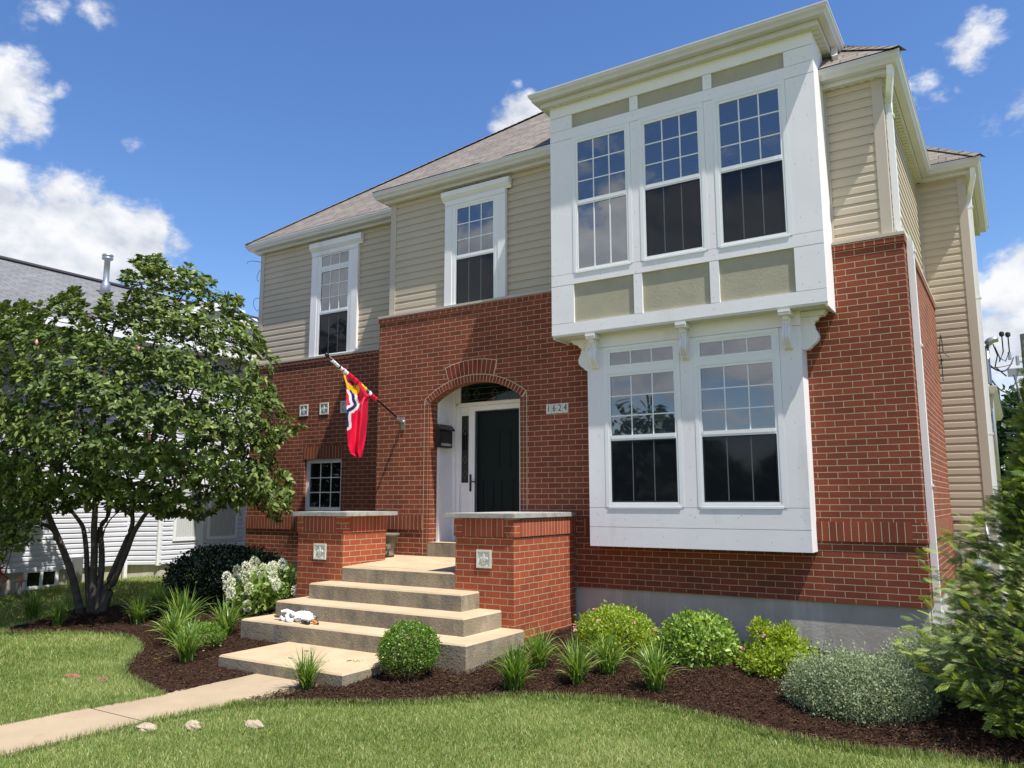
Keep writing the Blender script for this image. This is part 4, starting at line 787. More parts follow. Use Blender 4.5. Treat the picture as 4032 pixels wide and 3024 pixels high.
# ------------------------------------------------------------------ porch
porch = thing('porch_steps', 'concrete landing and wide entrance steps between two brick piers', 'steps', (-6.2, 7, .0))
def slab(name, x0, x1, y0, y1, z0, z1, par):
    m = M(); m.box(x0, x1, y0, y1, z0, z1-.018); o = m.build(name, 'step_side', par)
    m = M(); P_ = [(x0, y0), (x1, y0), (x1, y1), (x0, y1)]; e = .014
    zt_ = z1; m.quad((x0+e, y0+e, zt_), (x1-e, y0+e, zt_), (x1-e, y1, zt_), (x0+e, y1, zt_)); m.quad((x0, y0, zt_-.018), (x1, y0, zt_-.018), (x1-e, y0+e, zt_), (x0+e, y0+e, zt_)); m.quad((x1, y0, zt_-.018), (x1, y1, zt_-.018), (x1-e, y1, zt_), (x1-e, y0+e, zt_)); m.quad((x0, y1, zt_-.018), (x0, y0, zt_-.018), (x0+e, y0+e, zt_), (x0+e, y1, zt_))
    m.build('tread', 'step_top', o); return o
slab('landing', -7.284, -5.515, 7.472, 9.0, .58, .79, porch)
m = M(); m.quad((-8.03, 7.62, .792), (-4.74, 7.62, .792), (-4.74, D, .84), (-8.03, D, .84)); m.box(-8.03, -4.74, 7.62, D, 0, .78); m.build('landing_floor', 'step_top', porch)
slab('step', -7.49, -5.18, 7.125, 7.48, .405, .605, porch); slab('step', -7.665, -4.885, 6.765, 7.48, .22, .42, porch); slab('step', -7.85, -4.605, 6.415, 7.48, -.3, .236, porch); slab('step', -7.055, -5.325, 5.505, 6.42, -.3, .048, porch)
def pier(x0, x1, y0, y1, zb_, tile, label, cap):
    p = thing('brick_pier', label, 'pier', ((x0+x1)/2, (y0+y1)/2, zb_), 'brick piers flanking the steps')
    m = M(); m.box(x0, x1, y0, y1, zb_, 1.206); m.build('pier_shaft', 'brick_pier', p)
    m = M(); m.box(x0-.014+.125, x1+.014-.125, y0-.014, y0+.05, 1.206, 1.405); m.box(x0-.014, x0+.05, y0+.11, y1, 1.206, 1.405); m.box(x1-.05, x1+.014, y0+.11, y1, 1.206, 1.405); m.build('soldier_course', 'brick_pier_soldier', p)
    m = M(); m.box(x0-.014, x0-.014+.122, y0-.015, y0+.108, 1.206, 1.405); m.box(x1+.014-.122, x1+.014, y0-.015, y0+.108, 1.206, 1.405); m.box(x0+.02, x1-.02, y0+.02, y1-.01, 1.2, 1.404); m.build('corner_bricks', 'brick_pier', p)
    m = M(); m.box(*cap[:4], 1.408, 1.464); m.build('cap_stone', 'limestone', p, bevel=.006)
    fleur_tile(*tile, y0, p); return p
pier(-5.515, -4.728, 7.47, 8.9, -.3, (-5.216, -5.018, .862, 1.06), 'right brick pier with stone cap beside the bay window, white relief tile on its front', (-5.665, -4.69, 7.42, 8.895))
pier(-8.087, -7.283, 7.47, 8.28, -.3, (-7.786, -7.567, .862, 1.06), 'left brick pier with stone cap below the hanging flag, white relief tile on its front', (-8.165, -7.18, 7.42, 8.40))
# ------------------------------------------------------------------ mailbox
mb = thing('mailbox', 'black wall-mounted mailbox inside the arched entry', 'mailbox', (-6.95, 9.0, 2.36))
m = M(); m.prism([(9.0-.0, 2.36), (9.30, 2.36), (9.30, 2.60), (9.0, 2.60)], -7.0, -6.915, lambda p, a: (a, p[0]-.03, p[1])); m.build('box', 'black_paint', mb, bevel=.005)
m = M(); m.prism([(-7.0, 2.605), (-7.0, 2.70), (-6.95, 2.69), (-6.885, 2.62), (-6.885, 2.605)], 8.95, 9.29, lambda p, a: (p[0], a, p[1])); m.build('lid', 'black_metal', mb)
bx('label_strip', 'steel', mb, -6.917, -6.911, 9.0, 9.24, 2.385, 2.42)
# ------------------------------------------------------------------ flag
fl = thing('flag', 'red flag with blue and white wavy stripes drooping from an angled black pole', 'flag', (-7.54, 8.9, 2.7))
XF = -7.54; PB = Vector((XF, 8.80, 2.78)); PT = Vector(on_x(900+640*.60269, 700+1155*.60269, XF))
m = M(); m.tube([PB, PB.lerp(PT, .97)], .0125, 10); m.build('pole', 'black_paint', fl, smooth=True)
m = M(); e = PB.lerp(PT, .97); dd = (PT-PB).normalized()
for k in range(1): m.tube([e, e+dd*.02, e+dd*.04, e+dd*.06, e+dd*.075], [.012, .024, .028, .022, .004], 10)
m.build('finial', 'black_paint', fl, smooth=True)
m = M(); m.box(XF-.035, XF+.035, 8.885, 8.9, 2.63, 2.82); m.tube([(XF, 8.88, 2.74), PB, PB+dd*.05], [.026, .024, .019], 12); m.tube([(XF-.03, 8.87, 2.74), (XF+.03, 8.87, 2.74)], .014, 8)
m.build('wall_bracket', 'steel', fl)
q1 = lambda x, y: (1150+x*.36179, 1300+y*.36168)
# cloth wound on the pole
segs = [(.93, .845, 'white_cloth', .022), (.845, .825, 'navy_cloth', .021), (.825, .80, 'white_cloth', .024), (.80, .785, 'red_dark', .025), (.785, .735, 'white_cloth', .032), (.735, .575, 'red_cloth', .040), (.575, .485, 'yellow_cloth', .038), (.485, .455, 'navy_cloth', .036), (.455, .425, 'white_cloth', .036), (.425, .335, 'red_cloth', .034)]
m = M(); names = [s[2] for s in segs]; un = sorted(set(names))
for a, c, mt, rr in segs:
    n = 6; P_ = [PB.lerp(PT, a+(c-a)*i/n)+Vector((0, 0, -.012)) for i in range(n+1)]; m.tube(P_, [rr*(1+.12*math.sin(9*(a*10+i))) for i in range(n+1)], 10, mi=un.index(mt))
m.build('wound_cloth', un, fl)
# hanging cloth: outline surveyed from the photo, folds give it depth
LEFT = [(555, 470), (590, 600), (590, 760), (597, 900), (598, 1085), (608, 1250), (640, 1345), (700, 1378)]
RIGHT = [(735, 560), (800, 660), (868, 712), (828, 760), (822, 980), (800, 1180), (778, 1300), (760, 1388)]
nv, nu = 150, 46
def lerp_line(Lp, t):
    n = len(Lp)-1; i = min(int(t*n), n-1); f_ = t*n-i; return (Lp[i][0]*(1-f_)+Lp[i+1][0]*f_, Lp[i][1]*(1-f_)+Lp[i+1][1]*f_)
NAVY = smooth_line([(640, 655), (662, 700), (668, 760), (688, 812), (655, 850), (608, 880), (596, 950), (602, 1045)], 5)
def dline(p, Ln):
    return min(np.hypot(*(np.array(p)-(np.array(a)+(np.array(c)-np.array(a))*np.clip(np.dot(np.array(p)-a, np.array(c)-a)/max(1e-9, np.dot(np.array(c)-a, np.array(c)-a)), 0, 1)))) for a, c in zip(Ln[:-1], Ln[1:]))
m = M(); P_ = {}
for i in range(nv+1):
    t = i/nv; a, c = lerp_line(LEFT, t), lerp_line(RIGHT, t)
    for j in range(nu+1):
        s = j/nu; p = (a[0]*(1-s)+c[0]*s, a[1]*(1-s)+c[1]*s); P_[i, j] = p
cm = ['red_cloth', 'white_cloth', 'navy_cloth', 'yellow_cloth', 'black_paint']
verts3 = {}
for (i, j), p in P_.items():
    x, y, z = on_x(*q1(*p), XF); s, t = j/nu, i/nv
    dxx = .040*math.sin(s*9+t*2.5)*min(1, t*3)+.010*math.sin(t*16+s*7)+.014*math.sin(s*17+t*5)*min(1,t*2)+.03*(1-t)*s; k = (XF+dxx)/XF
    verts3[i, j] = (x*k, y*k, H+(z-H)*k)
for i in range(nv):
    for j in range(nu):
        c = ((P_[i, j][0]+P_[i+1, j+1][0])/2, (P_[i, j][1]+P_[i+1, j+1][1])/2)
        mi = 0; yel = in_poly(np.array([c[0]]), np.array([c[1]]), [(545, 455), (575, 480), (600, 560), (640, 600), (690, 570), (735, 620), (735, 665), (700, 705), (665, 690), (640, 650), (615, 660), (585, 590)])[0]
        dn = dline(c, NAVY)
        if yel: mi = 3
        elif dn < 17: mi = 2
        elif dn < 46 and c[1] > 640: mi = 1
        if yel and (dline(c, [(640, 590), (662, 600)]) < 8 or dline(c, [(668, 592), (665, 630)]) < 3.5 or dline(c, [(682, 605), (695, 622)]) < 4.5): mi = 4
        if in_poly(np.array([c[0]]), np.array([c[1]]), [(590, 520), (640, 560), (720, 580), (700, 605), (640, 578), (610, 570)])[0]: mi = 2
        m.quad(verts3[i, j], verts3[i, j+1], verts3[i+1, j+1], verts3[i+1, j], mi=mi)
o = m.build('flag_cloth', cm, fl, smooth=True)
bm = bmesh.new(); bm.from_mesh(o.data); bmesh.ops.remove_doubles(bm, verts=bm.verts, dist=1e-6); bm.to_mesh(o.data); bm.free()
# ------------------------------------------------------------------ planter
pot = thing('planter', 'stone-coloured flower pot with a fleur-de-lis relief behind the left pier', 'planter', (-7.55, 8.62, .84))
m = M(); m.lathe((-7.55, 8.62, .84), [(.10, 0), (.105, .03), (.085, .045), (.10, .09), (.14, .25), (.15, .27), (.165, .275), (.17, .30), (.165, .315), (.14, .315), (.13, .28), (.02, .27)], 24); m.build('pot', 'planter', pot, smooth=True)
m = M()
for s, w_ in ((0, .022), (-1, .016), (1, .016)): m.lathe((-7.55+.11+s*.0, 8.62-.11+.035*s, .92), [(.004, 0), (w_, .03), (w_*.8, .06), (.003, .10)], 8)
m.build('relief', 'planter', pot, smooth=True)
# ------------------------------------------------------------------ white neighbouring house
nb = thing('white_house', 'white-sided neighbouring house with grey roof behind the magnolia', 'house', (-17, 10, .1))
NX, NB = -14.4, -13.95
m = M(); WL = [(NX, 0), (NX, 9.04), (NB, 9.40), (NB, 12.9), (NX, 13.2), (NX, 26)]
for a, c in zip(WL[:-1], WL[1:]):
    d_ = Vector((c[0]-a[0], c[1]-a[1])).normalized(); siding(m, a, c, .42, 4.85, (d_.y, -d_.x), .09, dp=1.5)
m.build('siding', 'neighbour_siding', nb)
m = M(); m.box(-22, NX-.01, 0, 26, .43, 4.9); m.prism([(NX-.02, 9.05), (NB-.01, 9.41), (NB-.01, 12.89), (NX-.02, 13.19)], .43, 4.9, lambda p, a: (p[0], p[1], a)); m.build('hidden_core', 'neighbour_siding', nb)
m = M(); m.box(-22, NX-.03, 0, 26, -.4, .425); m.prism([(NX-.05, 9.06), (NB-.03, 9.42), (NB-.03, 12.88), (NX-.05, 13.18)], -.4, .424, lambda p, a: (p[0], p[1], a)); m.build('foundation', 'concrete', nb)
m = M()
for x, y, s in ((NX, 9.04, .05), (NB, 9.40, .05), (NB, 11.35, .0)): m.box(x-.02, x+.02, y-.045, y+.045, .40, 4.9)
for y in (10.29,): m.box(NB-.01, NB+.022, y-.05, y+.05, .43, 4.9)
m.build('corner_post', 'white_vinyl', nb)
def nwin(y0, y1, z0, z1, x, two=False, cur=True):
    m = M(); w_ = .06; x1 = x+.035
    for a in ((y0-w_, y0, z0-w_, z1+w_), (y1, y1+w_, z0-w_, z1+w_), (y0, y1, z0-w_, z0), (y0, y1, z1, z1+w_)): m.box(x, x1, *a)
    if two: m.box(x, x1, (y0+y1)/2-.025, (y0+y1)/2+.025, z0, z1)
    wn = m.build('window', 'white_vinyl', nb); m = M(); m.box(x, x+.018, y0, y1, z0, z1); m.build('pane', 'curtain' if cur else 'pane_dark', wn)
    if cur: m = M(); [m.tube([(x+.02, y0+(y1-y0)*(k+.5)/9, z0), (x+.02, y0+(y1-y0)*(k+.6)/9, z1)], .012, 5) for k in range(9)]; m.build('curtain_folds', 'curtain', wn)
nwin(9.72, 10.17, .90, 2.1, NB+.005); nwin(10.49, 11.10, .90, 2.1, NB+.005); nwin(7.25, 7.72, .17, .40, NX-.02, True, False)
m = M(); m.box(NX-.03, NX+.06, 7.12, 7.85, .06, .10); m.build('sill', 'limestone', nb)
m = M(); RX, RZ, EX, EZ2 = -18, 6.73, -13.7, 4.70; sn = (RZ-EZ2)/(EX-RX)
plane_uv(m, [(EX, -1, EZ2), (EX, 27, EZ2), (RX, 27, RZ), (RX, -1, RZ)], (0, 1, 0), (-1, 0, sn)); plane_uv(m, [(RX, -1, RZ), (RX, 27, RZ), (-22.5, 27, EZ2), (-22.5, -1, EZ2)], (0, 1, 0), (1, 0, sn))
nr_ = m.build('roof', 'grey_shingles', nb)
m = M(); m.box(EX-.02, EX+.08, -1, 27, EZ2-.14, EZ2+.01); m.box(EX-.6, EX, -1, 27, EZ2-.15, EZ2-.12); m.build('gutter', 'white_vinyl', nr_)
m = M(); m.tube([(RX, -1, RZ+.02), (RX, 27, RZ+.02)], .06, 6); m.build('ridge_cap', 'wire', nr_)
# vent pipe on the roof
vp = on_x(416, 1121, -16.6); m = M(); m.lathe((vp[0], vp[1], vp[2]-.25), [(.11, 0), (.10, .25), (.062, .32), (.062, .80), (.11, .82), (.12, .85), (.08, .87), (.12, .89), (.11, .93), (.02, .95)], 14); m.build('vent_pipe', 'grey_metal', nr_, smooth=True)
# cross gable further back
ga = on_x(895, 1193, -13.85); gb = on_x(1020, 1280, -13.85); sl_g = (gb[2]-ga[2])/(gb[1]-ga[1]); ap = (ga[1]-1.0, ga[2]-sl_g*1.0*1); 
yR_, zR_ = gb[1]+.6, gb[2]+sl_g*.6; yA, zA = ga[1]-.12, ga[2]-sl_g*.12
m = M(); m.prism([(yA, zA), (yR_, zR_), (yR_, zR_-.22), (yA, zA-.22)], -13.85, -13.80, lambda p, a: (a, p[0], p[1])); yLg = 2*yA-yR_; m.prism([(yA, zA), (yLg, zR_), (yLg, zR_-.22), (yA, zA-.22)][::-1], -13.85, -13.80, lambda p, a: (a, p[0], p[1])); m.build('gable_board', 'white_vinyl', nr_)
m = M(); z = EZ2
while z < zA-.1:
    k = (zA-z)/(zA-zR_); siding(m, (-13.88, yA-(yA-yLg)*k), (-13.88, yA+(yR_-yA)*k), z, z+.12, (1, 0), .125); z += .125
m.build('gable_siding', 'neighbour_siding', nb)
m = M(); plane_uv(m, [(-13.78, yR_, zR_), (-16, yR_, zR_), (-16, yA, zA), (-13.78, yA, zA)], (1, 0, 0), (0, -1, 1)); plane_uv(m, [(-13.78, yA, zA), (-16, yA, zA), (-16, yLg, zR_), (-13.78, yLg, zR_)], (1, 0, 0), (0, 1, 1)); m.build('gable_roof', 'grey_shingles', nr_)
m = M(); m.box(NX, NX+.1, 7.95, 8.15, .18, .62); m.tube([(NX+.05, 8.05, .2), (NX+.05, 8.05, -.1)], .02, 6); m.build('meter_box', 'grey_metal', nb)
m = M(); m.tube([(NX+.06, 8.98, .44), (NX+.06, 8.98, .1)], .03, rect=(.06, .05, (1, 0, 0))); m.tube([(NB+.02, 9.75, .5), (NB+.03, 9.75, .05)], .015, 6); m.build('drain_pipe', 'white_vinyl', nb)
# hose and lantern by its wall
m = M(); hp = Vector((NX+.18, 6.55, 0))
for k in range(9):
    a = random.uniform(-.12, .22); pts = [hp+Vector((random.uniform(-.05, .08), a+.10*math.sin(t*2+k), 1.02-t*.9/6*1.0+.02*k)) for t in range(7)]; m.tube(pts, .016, 6)
for k in range(4): m.tube([hp+Vector((.05+.02*k, .26*math.cos(t/12*6.283)-.12, .42+.34*math.sin(t/12*6.283))) for t in range(13)], .018, 6, cap=False)
hs1 = m.build('garden_hose', 'red_hose'); tag(hs1, 'dark red hose hanging in loops on the white neighbouring house at the left edge', 'hose')
lt = thing('lantern', 'grey framed garden lantern standing by the basement window of the white house', 'lantern', (NX+.30, 7.0, G(0, 7)))
m = M(); zc0 = G(0, 7)
for dx, dy in ((-.06, -.06), (.06, -.06), (.06, .06), (-.06, .06)): m.tube([(NX+.3+dx, 7.0+dy, zc0), (NX+.3+dx, 7.0+dy, zc0+.30)], .008, 6)
m.box(NX+.23, NX+.37, 6.93, 7.07, zc0, zc0+.02); m.box(NX+.23, NX+.37, 6.93, 7.07, zc0+.30, zc0+.32); m.build('frame', 'grey_metal', lt)
m = M(); m.lathe((NX+.3, 7, zc0+.32), [(.06, 0), (.05, .03), (.015, .05), (.01, .08)], 10); m.build('cap', 'orange_plastic', lt); m = M(); m.lathe((NX+.3, 7, zc0+.02), [(.03, 0), (.03, .15), (.005, .16)], 10); m.build('candle', 'white_vinyl', lt)

# ------------------------------------------------------------------ plants
def at_depth(px, py, dep):
    d = ray(px, py); k = dep/(-d[0]*math.sin(YAW)+d[1]*math.cos(YAW)); return np.array([d[0]*k, d[1]*k, d[2]*k+H])
def dep_of(x, y): return -x*math.sin(YAW)+y*math.cos(YAW)
# magnolia
mg = thing('magnolia_tree', 'big multi-stemmed magnolia with glossy green leaves left of the house', 'tree', (-11.23, 6.63, .03))
DB = dep_of(-11.23, 6.63)
STEMS = [([(318, 2420), (290, 2290), (262, 2200), (225, 2110), (200, 2050), (185, 2000), (150, 1850), (120, 1700), (100, 1500)], .085, .018, -.1),
 ([(222, 2105), (195, 2075), (160, 2062), (130, 2030), (110, 1990), (60, 1900), (-20, 1800)], .045, .012, .1), ([(170, 2062), (125, 2062), (100, 2040), (60, 2010)], .022, .01, 0),
 ([(352, 2420), (344, 2280), (340, 2170), (330, 2090), (318, 2060), (300, 2035), (270, 1990), (255, 1940), (240, 1800), (250, 1600)], .06, .014, .3),
 ([(362, 2420), (366, 2290), (372, 2170), (370, 2090), (374, 2020), (376, 1950), (385, 1800), (400, 1600), (430, 1350), (520, 1130)], .085, .014, .0),
 ([(380, 2420), (392, 2310), (400, 2230), (400, 2160), (394, 2090), (404, 2060), (425, 2030), (450, 1900), (500, 1700), (560, 1500), (640, 1250)], .075, .014, .25),
 ([(405, 2425), (432, 2330), (465, 2250), (500, 2165), (525, 2100), (552, 2055), (575, 2022), (640, 1960), (760, 1900), (900, 1840), (1050, 1800)], .075, .012, -.2),
 ([(398, 2425), (412, 2330), (440, 2260), (475, 2180), (505, 2110), (522, 2060), (522, 2010), (545, 1930), (620, 1800), (720, 1620), (800, 1450)], .07, .012, .05),
 ([(395, 2160), (410, 2090), (425, 2060), (435, 2045), (470, 2010)], .022, .008, .1), ([(330, 2090), (350, 2100), (350, 2080)], .012, .006, .1),
 ([(640, 1960), (800, 1880), (950, 1760), (1100, 1650)], .02, .006, -.4), ([(385, 1800), (300, 1600), (330, 1400), (350, 1250)], .03, .008, .3), ([(620, 1800), (800, 1700), (930, 1500), (960, 1300)], .03, .008, .3)]
m = M(); spts = []
for pts, r0, r1, do in STEMS:
    n = len(pts); sp = smooth_line(pts, 3); P_ = [at_depth(a, c, DB+do*(i/len(sp)) ) for i, (a, c) in enumerate(sp)]
    P_ = [p if i else p+np.array([0, 0, -.08]) for i, p in enumerate(P_)]
    rr = [r0*(1-i/len(P_))**.8*(1.25 if (i == 0 and r0 > .05) else 1)+r1*(i/len(P_)) for i in range(len(P_))]
    m.tube(P_, [q*.66 for q in rr], 9); spts += [tuple(p) for p in P_[len(P_)//2:]]
spts = np.array(spts)
OUT = [(-400, 1500), (-250, 1280), (-60, 1200), (60, 1185), (150, 1195), (230, 1160), (290, 1125), (325, 1160), (350, 1235), (395, 1190), (420, 1150), (440, 1215), (480, 1200), (500, 1140), (470, 1080), (520, 1020), (600, 1000), (660, 1020), (680, 1090), (700, 1120), (708, 1030), (750, 1020), (790, 1080), (850, 1098), (870, 1180), (905, 1140), (940, 1165), (965, 1190), (930, 1215), (985, 1250), (1020, 1300), (1050, 1370), (1110, 1425), (1070, 1470), (1090, 1530), (1100, 1600), (1150, 1625), (1200, 1680), (1140, 1710), (1080, 1760), (1090, 1830), (1140, 1870), (1150, 1960), (1120, 2050), (1060, 2040), (1000, 1990), (930, 2010), (860, 2000), (790, 2050), (720, 2030), (640, 2040), (560, 2000), (480, 2030), (400, 1990), (300, 2020), (230, 2010), (160, 2050), (80, 2040), (-60, 2060), (-250, 1990), (-380, 1800)]
def in_outline(n, OUT, dmax, half, DB, seed=3, thr=-.25, fs=2.2):
    xs_, ys_ = [p[0] for p in OUT], [p[1] for p in OUT]; res_ = []
    A = np.array(OUT, float); B_ = np.roll(A, -1, 0); tot = 0
    while tot < n:
        X = rng.uniform(min(xs_), max(xs_), n); Y = rng.uniform(min(ys_), max(ys_), n); k = in_poly(X, Y, OUT); X, Y = X[k], Y[k]
        Pq = np.stack([X, Y], 1); dmin = np.full(len(X), 1e9)
        for a, c in zip(A, B_):
            t = np.clip(((Pq-a)@(c-a))/((c-a)@(c-a)+1e-9), 0, 1); dmin = np.minimum(dmin, np.linalg.norm(Pq-(a+t[:, None]*(c-a)), axis=1))
        hd = half*np.sqrt(np.clip(1-(1-np.minimum(dmin/dmax, 1))**2, 0, 1)); s = rng.beta(.55, .55, len(X))*2-1
        dep = DB+s*hd; P3 = np.array([at_depth(a, c, d_) for a, c, d_ in zip(X, Y, dep)])
        nz = lump(P3*fs, seed, 1.3); k = nz > thr; res_.append(P3[k]); tot += k.sum()
    return np.concatenate(res_)[:n]
RC = in_outline(7000, OUT, 430, 1.75, DB, thr=-.08, fs=2.6)
# feathery shoots along the top outline
cen = np.array([-10.9, 6.9, 2.6])
def rosettes(name, RC, cen, per, ln, mat, par, V=LEAF_V, F_=LEAF_F, updir=.5, wid=1., spread=.9, back=.06):
    n = len(RC); Dm = RC-cen; Dm /= np.linalg.norm(Dm, axis=1, keepdims=True); Dm[:, 2] += updir; Dm += rng.normal(0, .35, Dm.shape); Dm /= np.linalg.norm(Dm, axis=1, keepdims=True)
    T = np.repeat(RC, per, 0); A = np.repeat(Dm, per, 0); N_ = len(T); perp = rng.normal(0, 1, (N_, 3)); perp -= A*(perp*A).sum(1, keepdims=True); perp /= np.linalg.norm(perp, axis=1, keepdims=True)
    D_ = A*rng.uniform(.1, .8, (N_, 1))+perp*spread; T = T-A*rng.uniform(0, back, (N_, 1)); D_[:, 2] -= .15
    R_ = frames(D_, up=A); s = ln*rng.uniform(.65, 1.2, N_); S = np.stack([s*wid, s, s], 1)
    rnd = np.clip(np.repeat(rng.normal(.5, .15, n), per)+rng.normal(0, .18, N_), 0, 1); return scatter(name, V, F_, R_, S, T, rnd, mat, par)
rosettes('crown', RC, cen, 7, .094, 'leaf_magnolia', mg)
for i in rng.choice(len(RC), 420, False):
    p = RC[i]; q = spts[np.argmin(((spts-p)**2).sum(1))]; v = q-p; ln = np.linalg.norm(v); v = v/ln*min(ln, .7); m.tube([p, p+v*.5+np.array([0, 0, -.03]), p+v], [.004, .006, .009], 4, cap=False)
m.build('trunk', 'bark', mg, smooth=True)
for i in rng.choice(len(RC), 40, False):
    p = RC[i]
    if dep_of(p[0], p[1]) < DB-.2: q = M(); q.lathe((p[0], p[1], p[2]+.04), [(.004, 0), (.018, .03), (.02, .05), (.006, .09)], 6); q.build('bud', 'pink_petal', mg, smooth=True)

def leaf_ball(name, label, cat, c, rx, ry, rz, n, ln, mat, flat=.55, group=None, seed=1, lumps=.12, V=SM2_V, F_=SM2_F, part='foliage', wid=1, up=.3, shell=(.62, 1.0), base=None, twig='twig', stems=6):
    base = base if base is not None else (c[0], c[1], G(c[0], c[1])); t = thing(name, label, cat, base, group)
    d_ = sph(n); d_[:, 2] = np.where(d_[:, 2] < -flat, rng.uniform(-flat, .6, n), d_[:, 2]); d_ /= np.linalg.norm(d_, axis=1, keepdims=True)
    rr = rng.uniform(shell[0]**2, shell[1]**2, n)**.5; rr = rr*(1+lumps*lump(d_*2.2, seed, 1.5)+.075*lump(d_*7, seed+5, 1.5)); sh_ = lump(d_*11, seed+9, 1.5) > .55; rr = np.where(sh_, rr*rng.uniform(1.0, 1.16, n), rr)
    P_ = np.array(c)+d_*rr[:, None]*np.array([rx, ry, rz]); P_[:, 2] = np.maximum(P_[:, 2], g(P_[:, 0], P_[:, 1])+.02)
    D_ = d_*.7+rng.normal(0, .55, (n, 3)); D_[:, 2] += up; R_ = frames(D_, up=d_); s = ln*rng.uniform(.6, 1.25, n); S = np.stack([s*wid, s, s], 1)
    scatter(part, V, F_, R_, S, P_, np.clip(rng.normal(.5, .22, n), 0, 1), mat, t)
    m = M()
    for k in range(stems):
        a = 6.28*k/stems; m.tube([(base[0]+.03*math.cos(a), base[1]+.03*math.sin(a), base[2]-.03), (base[0]+.3*rx*math.cos(a), base[1]+.3*ry*math.sin(a), base[2]+rz*.6), (c[0]+.7*rx*math.cos(a), c[1]+.7*ry*math.sin(a), c[2]+.2*rz)], [.014, .01, .005], 5)
    m.build('stems', twig, t); return t
leaf_ball('holly_shrub', 'large dark green rounded holly shrub left of the steps, beneath the magnolia branches', 'shrub', (-10.1, 7.95, .52), .92, .80, .44, 15000, .042, 'leaf_holly', seed=4, lumps=.10, wid=1.2, shell=(.7, 1))
leaf_ball('boxwood', 'clipped round boxwood ball in front of the steps', 'shrub', (-5.03, 6.08, .205), .285, .285, .265, 9000, .021, 'leaf_boxwood', seed=2, lumps=.07, wid=1.2, shell=(.78, 1))
def pinks(t, c, rx, rz, n):
    for k in range(n):
        a, e = random.uniform(3.2, 6.2), random.uniform(.2, 1.2); p = (c[0]+rx*math.cos(a)*math.cos(e)*1.03, c[1]+rx*math.sin(a)*math.cos(e)*1.03, c[2]+rz*math.sin(e)*1.05)
        q = M(); [q.lathe((p[0]+random.uniform(-.018, .018), p[1]+random.uniform(-.018, .018), p[2]+random.uniform(-.01, .01)), [(.002, 0), (.008, .004), (.006, .010), (.001, .012)], 5) for _ in range(6)]; q.build('blossom', 'pink_petal', t)
t = leaf_ball('spirea_shrub', 'wide lime-green spirea with pink flower tufts next to the right brick pier', 'shrub', (-3.73, 7.93, .18), .45, .42, .30, 9500, .034, 'leaf_spirea', seed=8, lumps=.12, shell=(.68, 1)); pinks(t, (-3.73, 7.93, .18), .45, .30, 7)
leaf_ball('weigela_shrub', 'round mid-green shrub standing between the two lime spireas by the foundation', 'shrub', (-2.81, 7.85, .155), .385, .37, .34, 5200, .050, 'leaf_weigela', seed=9, lumps=.13, V=LEAF_V, F_=LEAF_F, wid=.9, shell=(.68, 1))
t = leaf_ball('spirea_shrub', 'yellow-green spirea with uneven upright shoots, nearest the grey catmint', 'shrub', (-1.98, 7.70, .10), .35, .33, .28, 5600, .038, 'leaf_spirea', seed=21, lumps=.22, shell=(.6, 1)); pinks(t, (-1.98, 7.70, .10), .36, .28, 3)
for dx, dz, r_ in ((-.17, .36, .11), (.06, .33, .12), (-.05, .22, .16)):
    n = 420; d_ = sph(n); P_ = np.array([-1.98+dx, 7.70, .03+dz])+d_*np.array([r_, r_, r_*1.1])*rng.uniform(.4, 1, (n, 1)); scatter('foliage', SM2_V, SM2_F, frames(d_+[0, 0, .5]), np.full((n, 1), .038), P_, rng.random(n), 'leaf_spirea', t)
def spikes(t, c, rx, rz, n, hgt, mat):
    a, e = rng.uniform(0, 6.28, n), rng.uniform(.15, 1.3, n); P_ = np.stack([c[0]+rx*np.cos(a)*np.cos(e), c[1]+rx*np.sin(a)*np.cos(e), c[2]+rz*np.sin(e)], 1); P_[:, 2] -= .02
    k = 9; T = np.repeat(P_, k, 0); D_ = np.repeat(np.stack([np.cos(a)*.5, np.sin(a)*.5, np.ones(n)], 1), k, 0); D_ /= np.linalg.norm(D_, axis=1, keepdims=True); s = np.tile(np.linspace(0, 1, k), n)[:, None]*hgt; T = T+D_*s
    scatter('flower_spikes', SM2_V, SM2_F, frames(D_*.5+rng.normal(0, .6, T.shape)), np.full((len(T), 1), .020), T, rng.random(len(T)), mat, t)
t = leaf_ball('catmint', 'pale grey-green mound of catmint at the front corner of the bed', 'plant', (-1.20, 6.92, .09), .53, .45, .33, 28000, .020, 'leaf_catmint', seed=12, lumps=.10, wid=1.2, shell=(.7, 1)); spikes(t, (-1.20, 6.92, .09), .52, .33, 110, .10, 'leaf_catmint')
t = leaf_ball('catmint', 'second grey-green catmint half hidden between its paler neighbour and the evergreen', 'plant', (-.66, 7.80, .15), .48, .45, .32, 17000, .021, 'leaf_catmint', seed=13, lumps=.12, wid=1.2, shell=(.7, 1)); spikes(t, (-.66, 7.80, .15), .48, .32, 110, .12, 'leaf_catmint')
leaf_ball('low_shrub', 'small low bright green shrub amid the strap-leaved clumps', 'shrub', (-7.95, 5.95, .10), .28, .24, .15, 2600, .026, 'leaf_boxwood', seed=31, lumps=.1)
